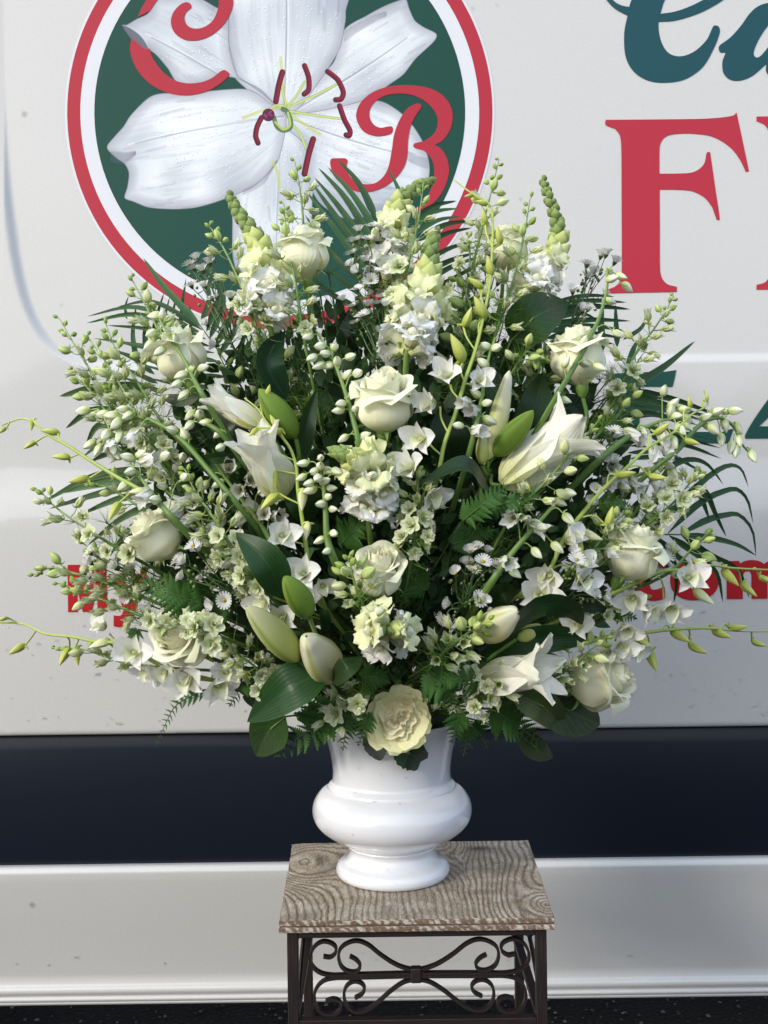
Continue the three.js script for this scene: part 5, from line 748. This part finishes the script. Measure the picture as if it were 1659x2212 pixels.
larkspur('larkspur with starry blooms behind the top orchid buds', FR.p([1010, 505], [1015, 540], [1012, 590], [995, 660]), { n: 11, open: .2, off: -.05, s: .9, leafy: 20 });
larkspur('white larkspur filling below the left delphinium arch', FR.p([230, 830], [270, 880], [320, 960], [380, 1040]), { n: 22, open: .35, off: -.02 });
larkspur('larkspur among the stems left of the central rose', FR.p([560, 690], [590, 760], [620, 830], [660, 900]), { n: 11, open: .9, off: -.06, leafy: 36, s: .9 });
larkspur('shaded larkspur low among the ferns right of the garden rose', FR.p([990, 1545], [975, 1520], [985, 1490], [1000, 1460]), { n: 12, open: .5, off: .02 });
larkspur('white larkspur above the small yellow eyed asters on the left', FR.p([430, 1140], [480, 1190], [530, 1240], [570, 1300]), { n: 18, open: .2, off: .0, s: 1.05 });
larkspur('white larkspur in the shade below the right rose', FR.p([1390, 1290], [1350, 1300], [1290, 1320], [1200, 1345]), { n: 14, open: .25, off: -.01 });
// delphinium
delphinium('delphinium arching over to the left with white bells', FR.c4([655, 1140], [700, 1020], [780, 950], [900, 900], [1050, 950], [1200, 1060], [1350, 1230], [1560, 1480]), FR.c4([540, 860], [760, 940], [690, 1020], [585, 1080], [640, 1120], [780, 1030], [740, 1110], [1120, 980], [1205, 1010], [670, 880], [800, 850], [830, 890], [730, 890]), { off: .02, bells: FR.c4([870, 1030], [730, 1090]) });
delphinium('delphinium crossing the rose at upper left', FR.c4([1030, 240], [1100, 370], [1200, 520], [1280, 680], [1335, 775]), FR.c4([985, 350], [975, 430], [1040, 470], [1240, 595], [1328, 575], [1150, 685], [1180, 625], [1195, 755], [1060, 230], [1010, 235], [1090, 330], [1150, 385]), { off: .05, s: .95 });
delphinium('delphinium with white buds left of the central rose', FR.m1([1130, 0], [1250, 200], [1350, 450], [1430, 720], [1480, 950]), FR.m1([1060, 60], [1160, 130], [1200, 190], [1095, 228], [1150, 295], [1280, 140], [1300, 250], [1415, 215], [1385, 365], [1470, 350], [1400, 540], [1450, 640], [1310, 660], [1350, 885], [1530, 865], [1330, 600], [1230, 290], [1490, 890]), { off: .03, s: .95 });
delphinium('delphinium of hanging bells right of the central orchid', FR.m2([1350, 60], [1290, 250], [1230, 600], [1150, 950]), FR.m2([1360, 145], [1325, 345], [1250, 265], [1285, 595], [1300, 740], [1270, 130], [1190, 520], [1140, 1075], [1045, 780]), { off: .03, bells: FR.m2([1160, 660], [1215, 820], [1090, 590]) });
delphinium('delphinium crossing the rose at upper right', FR.m3([1015, 150], [1020, 250], [960, 500], [880, 680], [760, 900], [560, 1240]), FR.m3([1135, 185], [1185, 270], [1045, 385], [1110, 655], [830, 705], [680, 885], [825, 885], [960, 930], [680, 1190], [1040, 140], [1060, 200]), { off: .05, s: .92 });
delphinium('delphinium arch with bells hanging against the van at far right', FR.m4([1450, 1300], [1380, 1220], [1300, 1060], [1200, 990], [1090, 1000], [960, 1090], [820, 1260], [640, 1400]), FR.m4([1235, 925], [1320, 925], [1070, 1055], [1230, 1045], [1345, 1085], [1200, 1175], [1350, 1190], [1280, 1240], [1320, 1270], [1468, 1322], [1060, 980], [1160, 930], [1130, 1090], [1340, 1070]), { off: .02, s: .98 });
delphinium('thick delphinium stem with hooked open bud above the right asters', FR.m4([775, 1000], [690, 1005], [600, 1040], [450, 1110], [250, 1250], [100, 1380]), FR.m4([870, 910], [780, 860], [805, 965], [890, 990], [840, 1090], [790, 1195], [900, 1060], [700, 745], [760, 920]), { off: .01, bells: FR.m4([520, 1150], [740, 1280], [420, 1130], [620, 1300], [700, 1170]), r: .0042 });
delphinium('shaded white delphinium bells under the right orchid stem', FR.m4([780, 1400], [640, 1440], [480, 1480], [300, 1560], [150, 1700]), FR.m4([750, 1400], [830, 1510], [530, 1690], [600, 1450], [780, 1480], [350, 1590]), { off: -.02, bells: FR.m4([300, 1500], [470, 1570], [250, 1420], [350, 1580], [210, 1560], [640, 1560]) });
delphinium('delphinium stem leaning right at lower right with wide white bells', FR.p([1225, 1062], [1180, 1110], [1110, 1190], [1060, 1260]), FR.p([1231, 1065], [1228, 1122], [1204, 1183], [1170, 1140], [1112, 1238], [1160, 1195], [1210, 1085], [1140, 1120]), { off: .04, bells: FR.p([1164, 1140], [1105, 1120], [1095, 1215]), r: .0045, s: 1.05 });
delphinium('upright delphinium with a crown of buds left of the central snapdragon', FR.m1([1160, 1130], [1185, 1250], [1205, 1450], [1220, 1700], [1270, 1860]), FR.m1([1020, 1090], [1170, 1040], [1165, 1110], [1230, 1145], [1300, 1150], [1010, 1205], [1140, 1210], [1255, 1290], [1350, 1200], [1080, 1310], [1070, 1255], [1200, 1230], [1165, 1420], [1270, 1460], [1280, 1660], [1155, 1715], [1215, 1805], [1230, 1360], [1110, 1160]), { off: .05, s: .92, r: .0045 });
delphinium('delphinium with large open bells below the left arch', FR.c4([850, 1200], [980, 1380], [1060, 1480], [1130, 1560]), FR.c4([830, 1160], [845, 1255], [810, 1350], [1010, 1440], [1085, 1150], [1210, 1290], [920, 1140]), { off: .04, bells: FR.c4([985, 1180], [940, 1420]), s: 1.12, r: .0042 });
delphinium('white delphinium blooms behind the open lily on the left', FR.p([455, 990], [500, 1050], [560, 1130], [620, 1220]), FR.p([485, 1000], [470, 1045], [440, 1050]), { off: -.01, bells: FR.p([495, 1010], [545, 1035], [575, 1060], [515, 1060], [540, 1090], [570, 1110], [600, 1115], [520, 1120], [590, 1070], [470, 1130]), r: .0042 });
delphinium('white delphinium blooms at the left centre above the asters', FR.p([360, 1060], [410, 1110], [470, 1180], [560, 1290]), FR.p([350, 1050], [380, 1010], [395, 985]), { off: -.01, bells: FR.p([378, 1110], [398, 1130], [415, 1085], [440, 1150], [392, 1085]), r: .004 });
delphinium('delphinium buds between the left lily buds and the leftmost bells', FR.m1([60, 660], [140, 700], [230, 760], [360, 850]), FR.m1([100, 695], [180, 680], [225, 755], [50, 845], [345, 960], [90, 780], [330, 845]), { off: .02 });
// orchids
orchid('orchid spray of green buds reaching far left above the others', FR.c4([10, 955], [70, 930], [190, 920], [320, 1020], [440, 1085], [600, 1190], [780, 1300], [950, 1400]), [...FR.c4([15, 985]).map((b) => [...b, 22, 215]), ...FR.c4([205, 950]).map((b) => [...b, 28, 260]), ...FR.c4([190, 1080]).map((b) => [...b, 30, 205]), ...FR.c4([330, 990]).map((b) => [...b, 38, 165]), ...FR.c4([400, 1155]).map((b) => [...b, 38, 170]), ...FR.c4([515, 1305]).map((b) => [...b, 44, 185]), ...FR.m5([740, 185]).map((b) => [...b, 46, 235]), ...FR.c4([895, 1380]).map((b) => [...b, 36, 180, 1])], [], { off: .05 });
orchid('orchid spray reaching left off the picture at lower left', FR.m5([-60, 910], [0, 915], [130, 920], [300, 990], [480, 1010], [620, 1040], [760, 1050], [900, 1110], [1080, 1210], [1300, 1280]), [...FR.m5([15, 890]).map((b) => [...b, 22, 190]), ...FR.m5([110, 1085]).map((b) => [...b, 40, 205]), ...FR.m5([415, 1135]).map((b) => [...b, 42, 235]), ...FR.m5([495, 1135]).map((b) => [...b, 42, 275]), ...FR.m5([650, 1050]).map((b) => [...b, 48, 190, 1])], [[...FR.m5([695, 955])[0], [-.3, .8, .5], 80], [...FR.m5([890, 1115])[0], [-.3, .1, .9], 112], [...FR.m5([1010, 1200])[0], [-.4, -.3, .8], 98], [...FR.m5([1090, 1215])[0], [.1, -.6, .8], 92], [...FR.m5([1250, 1275])[0], [.2, -.45, .85], 112], [...FR.m5([1410, 1300])[0], [.3, -.4, .85], 108], [...FR.m5([1180, 1240])[0], [-.1, -.2, 1], 90], [...FR.m5([1480, 1240])[0], [.5, -.1, .9], 90]], { off: .03 });
orchid('orchid spray hanging down the middle from the emblem rim', FR.p([981, 388], [1011, 412], [1057, 441], [1064, 478], [1062, 560], [1057, 620], [1044, 686], [1027, 756], [1004, 824], [985, 890], [959, 962], [950, 1010]), [...FR.c6([905, 282]).map((b) => [...b, 22, 185]), ...FR.c6([990, 325]).map((b) => [...b, 30, 160]), ...FR.c6([1010, 420]).map((b) => [...b, 34, 95]), ...FR.c6([1107, 540]).map((b) => [...b, 40, 95]), ...FR.c6([1047, 740]).map((b) => [...b, 44, 95]), ...FR.c6([955, 850]).map((b) => [...b, 40, 140]), ...FR.c6([985, 1010]).map((b) => [...b, 54, 110]), ...FR.c6([905, 1080]).map((b) => [...b, 46, 60]), ...FR.c6([838, 1275]).map((b) => [...b, 66, 108])], [[...FR.m2([965, 400])[0], [-.3, .7, .5], 92], [...FR.m2([1200, 430])[0], [.5, .2, .7], 88], [...FR.m2([865, 610])[0], [-.6, .2, .7], 92], [...FR.m2([770, 890])[0], [-.5, .25, .8], 108], [...FR.m2([690, 1150])[0], [-.4, .1, .9], 112], [...FR.m2([800, 1330])[0], [.5, -.2, .8], 104]], { off: .035 });
orchid('orchid spray rising to a hooked tip at the right', FR.p([1520, 843], [1529, 871], [1493, 896], [1450, 938], [1401, 966], [1356, 1008], [1314, 1045], [1262, 1104], [1220, 1160], [1180, 1240]), [...FR.m4([925, 845]).map((b) => [...b, 26, 95]), ...FR.m4([1072, 800]).map((b) => [...b, 20, 90]), ...FR.m4([685, 1085]).map((b) => [...b, 40, 30]), ...FR.m4([940, 1200]).map((b) => [...b, 34, -25]), ...FR.m4([365, 1480]).map((b) => [...b, 42, 0]), ...FR.m4([640, 1507]).map((b) => [...b, 38, -15]), ...FR.m4([235, 1845]).map((b) => [...b, 46, 70]), ...FR.m8([405, 380]).map((b) => [...b, 52, -30, 1]), ...FR.m8([320, 470]).map((b) => [...b, 52, -85])], [[...FR.m8([235, 430])[0], [.1, .5, .8], 92], [...FR.m8([140, 640])[0], [-.3, .1, .9], 112], [...FR.m8([300, 690])[0], [.5, -.1, .8], 112], [...FR.m8([65, 800])[0], [-.3, -.1, .9], 118], [...FR.m8([330, 600])[0], [.5, .3, .6], 86]], { off: .03 });
orchid('orchid spray of lime buds reaching right off the picture at lower right', FR.p([1720, 1362], [1659, 1364], [1595, 1363], [1519, 1357], [1442, 1361], [1366, 1370], [1323, 1373], [1260, 1390]), [...FR.m8([760, 1120]).map((b) => [...b, 50, -45]), ...FR.m8([835, 1260]).map((b) => [...b, 50, -80]), ...FR.m8([1035, 1090]).map((b) => [...b, 48, -40]), ...FR.m8([1160, 1180]).map((b) => [...b, 44, -35]), ...FR.m8([1330, 1075]).map((b) => [...b, 44, -30]), ...FR.m8([1450, 1030]).map((b) => [...b, 38, 0]), ...FR.m8([1595, 1145]).map((b) => [...b, 32, -25])], [[...FR.m8([600, 1140])[0], [.2, -.3, .9], 92], [...FR.m8([690, 1160])[0], [.5, -.3, .8], 90], [...FR.m8([530, 1180])[0], [-.1, -.4, .9], 80]], { off: .02 });
orchid('orchid spray reaching right over the red letters at the right edge', FR.p([1720, 1234], [1659, 1231], [1580, 1227], [1534, 1221], [1503, 1225], [1473, 1231], [1427, 1235], [1340, 1275]), [...FR.m8([1390, 675]).map((b) => [...b, 50, -55]), ...FR.m8([1520, 765]).map((b) => [...b, 42, -50]), ...FR.m8([1645, 690]).map((b) => [...b, 34, -30]), ...FR.m8([1200, 815]).map((b) => [...b, 52, -45, 1])], [[...FR.m8([1075, 680])[0], [.4, .1, .8], 108], [...FR.m8([935, 850])[0], [.1, -.5, .8], 108], [...FR.m8([720, 800])[0], [-.2, -.3, .9], 100], [...FR.m8([770, 880])[0], [.3, -.3, .9], 96], [...FR.m8([330, 1010])[0], [-.1, .1, 1], 98], [...FR.m8([640, 1000])[0], [.4, -.3, .8], 96]], { off: .01 });
orchid('orchid spray of lime buds hanging left of centre with white blooms low down', FR.m1([545, 555], [660, 650], [740, 770], [830, 850], [920, 970], [970, 1130], [980, 1300], [1010, 1500], [1040, 1700], [1060, 1860], [1080, 2050]), [...FR.m1([740, 500]).map((b) => [...b, 30, 65]), ...FR.m1([615, 830]).map((b) => [...b, 28, 215]), ...FR.m1([790, 745]).map((b) => [...b, 34, 110]), ...FR.m1([800, 825]).map((b) => [...b, 34, 190]), ...FR.m1([770, 1075]).map((b) => [...b, 52, 215]), ...FR.m1([785, 1225]).map((b) => [...b, 46, 265]), ...FR.m1([745, 1390]).map((b) => [...b, 52, 215]), ...FR.m1([1010, 1385]).map((b) => [...b, 50, 260, 1]), ...FR.m1([1050, 1640]).map((b) => [...b, 40, 255, 1])], [[...FR.m1([840, 1690])[0], [-.1, .15, 1], 106], [...FR.m6([740, 310])[0], [.1, .05, 1], 112], [...FR.m6([770, 450])[0], [.3, -.3, .9], 96], [...FR.m6([480, 470])[0], [-.4, -.1, .9], 108], [...FR.m6([860, 370])[0], [.5, .1, .8], 86], [...FR.m6([590, 600])[0], [-.1, -.4, .9], 104]], { off: .035 });
// asters
aster('aster sprig of many white heads left of the top snapdragons', FR.c6([190, 530], [270, 500], [330, 530], [170, 595], [210, 580], [250, 585], [310, 600], [360, 580], [150, 680], [335, 690], [235, 730], [150, 750], [185, 790], [265, 850]), FR.c6([290, 900])[0], { off: .0 });
aster('aster sprig of bushy white heads above the central rose', FR.c6([180, 910], [345, 965], [95, 980], [155, 1020], [255, 1020], [220, 1085], [170, 1130], [360, 1020], [410, 1030], [410, 1110], [320, 1190], [510, 1325], [430, 1060], [300, 1010]), FR.c6([350, 1390])[0], { off: .02 });
aster('aster sprig in front of the upright palm leaflets at upper left', FR.c5([110, 940], [140, 970], [160, 890], [265, 865], [265, 930], [210, 990], [120, 1110], [230, 1115], [290, 1215], [250, 1420], [430, 1210], [335, 1580]), FR.c5([440, 1560])[0], { off: -.02 });
aster('sparse aster sprig with closed heads beside the red letter F', FR.m3([1000, 30], [960, 40], [850, 110], [1070, 90], [895, 180], [845, 215], [735, 330], [810, 480], [855, 470], [985, 350]), FR.m3([720, 640])[0], { off: -.03, buds: 2 });
aster('aster sprig with yellow eyed open heads right of the pale yellow rose', FR.m7([645, 155], [695, 130], [765, 150], [735, 220], [620, 240], [820, 245], [665, 280], [540, 300], [810, 325], [705, 485], [745, 490], [515, 520], [465, 615]), FR.m7([600, 520])[0], { off: .03 });
aster('aster sprig under the rose at the left edge', FR.m5([600, 470], [690, 490], [610, 535], [770, 570], [875, 590], [560, 605], [600, 630], [645, 650], [840, 750]), FR.m5([960, 700])[0], { off: .01, buds: 2 });
aster('small aster sprig between the left rose and the drooping larkspur', FR.m5([1270, 430], [1310, 460], [1175, 520], [1220, 535], [1440, 570], [1490, 570], [1210, 630], [1330, 640], [1470, 770], [1400, 790]), FR.m5([1540, 720])[0], { off: .03 });
aster('aster sprig crossing the white orchids at the right', FR.m8([280, 520], [525, 545], [80, 690], [480, 830], [410, 800], [300, 560]), FR.m8([180, 830])[0], { off: .05, buds: 2.5 });
aster('aster heads tucked behind the rose at the right edge', FR.m8([870, 420], [930, 540], [940, 600], [870, 650], [955, 500], [690, 750]), FR.m8([800, 720])[0], { off: -.01 });
aster('aster sprig behind the white lily trumpet', FR.m3([1065, 1470], [1075, 1520], [1090, 1590], [985, 1680], [1060, 1720], [930, 1920], [900, 2000]), FR.m3([980, 1850])[0], { off: .0 });
aster('white aster heads behind the curved snapdragon neck', FR.c6([1020, 650], [1040, 690], [1080, 680], [1000, 740], [940, 780], [915, 890], [950, 1150], [1090, 870], [1130, 620]), FR.c6([1000, 1050])[0], { off: -.05 });
// ferns
fern('fern frond hanging left of the urn neck over the dark stripe', FR.p([732, 1525], [668, 1575], [592, 1636]), 112, { off: .05, np: 9 });
fern('short fern frond hanging down in front of the urn at left', FR.p([752, 1545, .05], [746, 1585, .06], [740, 1622, .06]), 50, { off: .015, np: 7 });
fern('short fern tip beside the garden rose over the urn', FR.p([796, 1540, .05], [786, 1575, .06], [773, 1612, .06]), 50, { off: .015, np: 7 });
fern('fern frond drooping under the leftmost lily leaf', FR.m6([340, 1010], [270, 1120, .02], [188, 1262]), 58, { off: .02, np: 11 });
fern('small fern tip beneath the white orchids at lower left', FR.m6([215, 950], [130, 990, .01], [58, 1048]), 36, { off: .01, np: 8 });
fern('thin fern tip trailing lowest at the far left', FR.m5([1330, 1355], [1170, 1440, .02], [1085, 1570, .01], [1015, 1725]), 38, { off: .0, np: 13 });
fern('narrow fern hanging at the right rim of the urn', FR.m7([575, 1310, .04], [545, 1410, .05], [518, 1525, .05]), 52, { off: .015, np: 8 });
fern('bright fern tip hanging lowest right of the urn rim', FR.m7([620, 1390], [620, 1500, .02], [598, 1622]), 46, { off: .01, np: 7 });
fern('fern frond beside the urn rim with its tip over the stripe', FR.m7([670, 1370], [715, 1450, .01], [778, 1562]), 50, { off: .0, np: 8 });
fern('long dark fern frond drooping to the right under the olive leaf', FR.m7([790, 1270], [1000, 1400, .02], [1215, 1585, .01]), 84, { off: .02, np: 13 });
fern('fern frond under the nodding larkspur', FR.m7([330, 1010], [450, 1130, .03], [530, 1300, .02]), 86, { off: .03, np: 11 });
fern('fern frond between the garden rose and the open lily', FR.m7([720, 1080], [540, 1060, .03], [400, 1100, .02]), 60, { off: .04, np: 9 });
fern('broad dark fern frond over the hidden red letters at left', FR.m5([1330, 800], [1100, 720, .02], [880, 655]), 92, { off: -.01, np: 11 });
fern('fern frond left of the lily trumpet base', FR.m2([1080, 1560], [1280, 1400, .03], [1462, 1262, .01]), 66, { off: .04, np: 10 });
fern('second fern frond under the lily trumpet', FR.m2([1290, 1460], [1480, 1400, .02], [1720, 1350, .01]), 56, { off: .04, np: 10 });
fern('fern frond in the shade behind the upright delphinium', FR.m1([1340, 1740, -.02], [1440, 1640], [1530, 1500]), 84, { off: -.01, np: 11 });
fern('fern tip below the shaded bells at right', FR.m4([120, 1740], [280, 1720, .02], [435, 1762]), 44, { off: .0, np: 9 });
fern('fern tip below the rose at the right edge', FR.m8([560, 900], [640, 930], [728, 962]), 44, { off: .0, np: 8 });
fern('fern frond over the urn rim right of the garden rose', FR.m7([300, 1180], [330, 1290], [350, 1400]), 50, { off: .02, np: 7 });
fern('wide fern frond low on the left over the urn shoulder', FR.m6([880, 1270], [790, 1380, .03], [700, 1600, .01]), 80, { off: .02, np: 9 });
fern('fern frond tucked between the lily buds and the snapdragon ring', FR.m6([1150, 1050], [1250, 1040], [1340, 1080]), 56, { off: .02, np: 8 });
fern('fern frond in the shade right of the pale yellow rose', FR.m7([320, 420], [240, 330], [200, 240]), 74, { off: -.02, np: 10 });
fern('fern frond in the shade left of the lily trumpet', FR.m2([1000, 1750], [1160, 1700], [1320, 1640]), 70, { off: -.01, np: 10 });
fern('fern frond in the shade left of the drooping larkspur', FR.c4([1560, 1250], [1400, 1200], [1230, 1200]), 70, { off: -.05, np: 10 });
fern('fern frond showing behind the rose at lower left', FR.m5([1480, 880], [1380, 830], [1280, 840]), 66, { off: -.03, np: 9 });
fern('fern tip under the lower left orchid blooms', FR.m5([900, 960], [870, 1000], [840, 1010]), 40, { off: -.04, np: 6 });
feathery('thread-leaved greenery left of the upright lily leaf', FR.m1([640, 200], [600, 330], [700, 90], [560, 60], [680, 420]), { n: 34 });
feathery('thread-leaved greenery between the lily buds and the central rose', FR.m1([1000, 380], [1150, 560], [1180, 780], [950, 300], [1060, 460], [1220, 640]), { n: 30 });
feathery('thread-leaved greenery behind the rose at upper right', FR.m3([1050, 1000], [1180, 1150], [1000, 1180], [1250, 900], [1140, 1320], [960, 1040]), { n: 26, off: -.04 });
feathery('thread-leaved greenery under the large dark leaf', FR.m3([170, 560], [200, 800], [260, 870], [120, 900], [60, 640]), { n: 26, off: -.03 });
feathery('thread-leaved greenery in the shade below the lily trumpet', FR.m2([1250, 1700], [1400, 1760], [1120, 1640], [1540, 1680]), { n: 26, off: .0 });
feathery('thread-leaved greenery beside the pale yellow rose', FR.m7([190, 180], [220, 270], [200, 350], [140, 400]), { n: 24, off: .0 });
feathery('thread-leaved greenery beside the highest rose', FR.c5([1230, 1000], [1260, 1150], [1180, 1280], [1150, 1100]), { n: 24, off: -.03 });
feathery('thread-leaved greenery among the leftmost larkspurs', FR.p([200, 820], [240, 880], [300, 900], [260, 960], [330, 980]), { n: 30, off: -.03, len: .028, col: [.10, .20, .04] });
feathery('thread-leaved greenery below the rose at upper left', FR.p([400, 850], [360, 900], [430, 930], [470, 880], [420, 970]), { n: 28, off: -.04, col: [.10, .20, .04] });
feathery('thread-leaved greenery left of the rose at the left edge', FR.p([230, 1130], [270, 1180], [220, 1210], [310, 1230], [280, 1260]), { n: 28, off: -.03, col: [.10, .20, .04] });
feathery('thread-leaved greenery between the left snapdragon and the highest rose', FR.p([600, 650], [570, 690], [630, 720], [540, 720], [660, 690]), { n: 32, off: -.03, col: [.095, .19, .04] });
feathery('thread-leaved greenery behind the bushy white asters', FR.p([790, 640], [830, 700], [770, 720], [850, 760], [810, 790], [740, 780]), { n: 28, off: -.04, col: [.10, .20, .04] });
feathery('thread-leaved greenery behind the tallest larkspur', FR.p([1030, 600], [1080, 650], [1010, 690], [1110, 600], [1060, 700]), { n: 28, off: -.05, col: [.10, .20, .04] });
feathery('thread-leaved greenery below the upper right rose', FR.p([1300, 880], [1340, 930], [1280, 940], [1370, 900], [1320, 980]), { n: 28, off: -.04, col: [.10, .20, .04] });
feathery('thread-leaved greenery under the lower left larkspurs', FR.p([330, 1310], [280, 1330], [380, 1290], [420, 1250], [310, 1350]), { n: 28, off: -.03, col: [.10, .20, .04] });
feathery('thread-leaved greenery among the white blooms left of centre', FR.p([480, 1120], [520, 1180], [450, 1200], [560, 1210], [500, 1260]), { n: 28, off: -.02, col: [.10, .20, .04] });
larkspur('green larkspur among the leftmost bells', FR.p([150, 800], [200, 850], [250, 920], [300, 990]), { n: 20, open: .95, off: -.03, leafy: 20 });
larkspur('green budded larkspur beside the palm fronds at upper left', FR.p([325, 660], [350, 720], [385, 790], [420, 860]), { n: 17, open: 1.1, off: -.04, leafy: 20 });
larkspur('larkspur with green buds behind the first lily bud', FR.p([470, 760], [500, 820], [530, 890], [560, 950]), { n: 15, open: 1.0, off: -.05, leafy: 26 });
larkspur('green larkspur in the gap right of the front snapdragon', FR.p([1000, 640], [1010, 700], [1000, 770], [985, 840]), { n: 16, open: 1.1, off: -.03, leafy: 22 });
larkspur('green larkspur low under the rose at the left edge', FR.p([175, 1170], [230, 1210], [290, 1240], [360, 1280]), { n: 18, open: .9, off: -.02, leafy: 16 });
larkspur('half open larkspur beside the right palm frond', FR.p([1420, 1000], [1400, 1050], [1370, 1110], [1320, 1180]), { n: 17, open: .8, off: -.03, leafy: 18 });
larkspur('half open larkspur between the upper right rose and the tall lily bud', FR.p([1190, 640], [1180, 720], [1165, 800], [1140, 880]), { n: 15, open: 1.0, off: -.05, leafy: 24 });
// dark mass of leaves deep inside, where nothing can be told apart
{
  const W0 = HEART.clone(), leaf = new Geo(); blade(leaf, { L: 1, W: .5, th: (v) => .5 * v, cup: .2, nu: 2, nv: 4, col: [1, 1, 1] }); const lg = leaf.build(), n = 5200, d = new THREE.Object3D(), list = [];
  for (let k = 0; k < n * 6 && list.length < n; k++) {
    const a = rr(0, 6.283), q = Math.sqrt(rnd()), px = 845 + Math.cos(a) * q * 520, py = 1130 + Math.sin(a) * q * (Math.sin(a) < 0 ? 470 : 400), e = q * q;
    if (rnd() < e * .75 || (Math.abs(px - 845) > 330 && py > 1400)) continue; list.push([px, py, -rr(.05, .17) + (rnd() < .3 ? .02 : 0)]);
  }
  const im = new THREE.InstancedMesh(lg, new THREE.MeshPhysicalMaterial({ color: 0xffffff, roughness: .55, transmission: .1, thickness: 0 }), list.length), c = new THREE.Color();
  list.forEach(([x, y, z], k) => { const p = P(x, y, clamp(dome(x, y) + z, -.24, .2)), out = p.clone().sub(W0).normalize().add(V(rr(-.9, .9), rr(-.8, .8), rr(-.4, .9))).normalize(); d.position.copy(p); d.quaternion.setFromRotationMatrix(basis(out, V(rr(-.6, .6), rr(-.2, .7), 1))); d.scale.setScalar(rr(.014, .036)); d.updateMatrix(); im.setMatrixAt(k, d.matrix); const t = rr(.6, 1.6); c.setRGB(.034 * t, .080 * t, .024 * t); im.setColorAt(k, c); });
  im.name = 'foliage'; im.userData = { kind: 'stuff', label: 'dark green leaves packed deep between the stems of the arrangement', category: 'foliage' }; scene.add(im);
}
renderer.render(scene, camera);
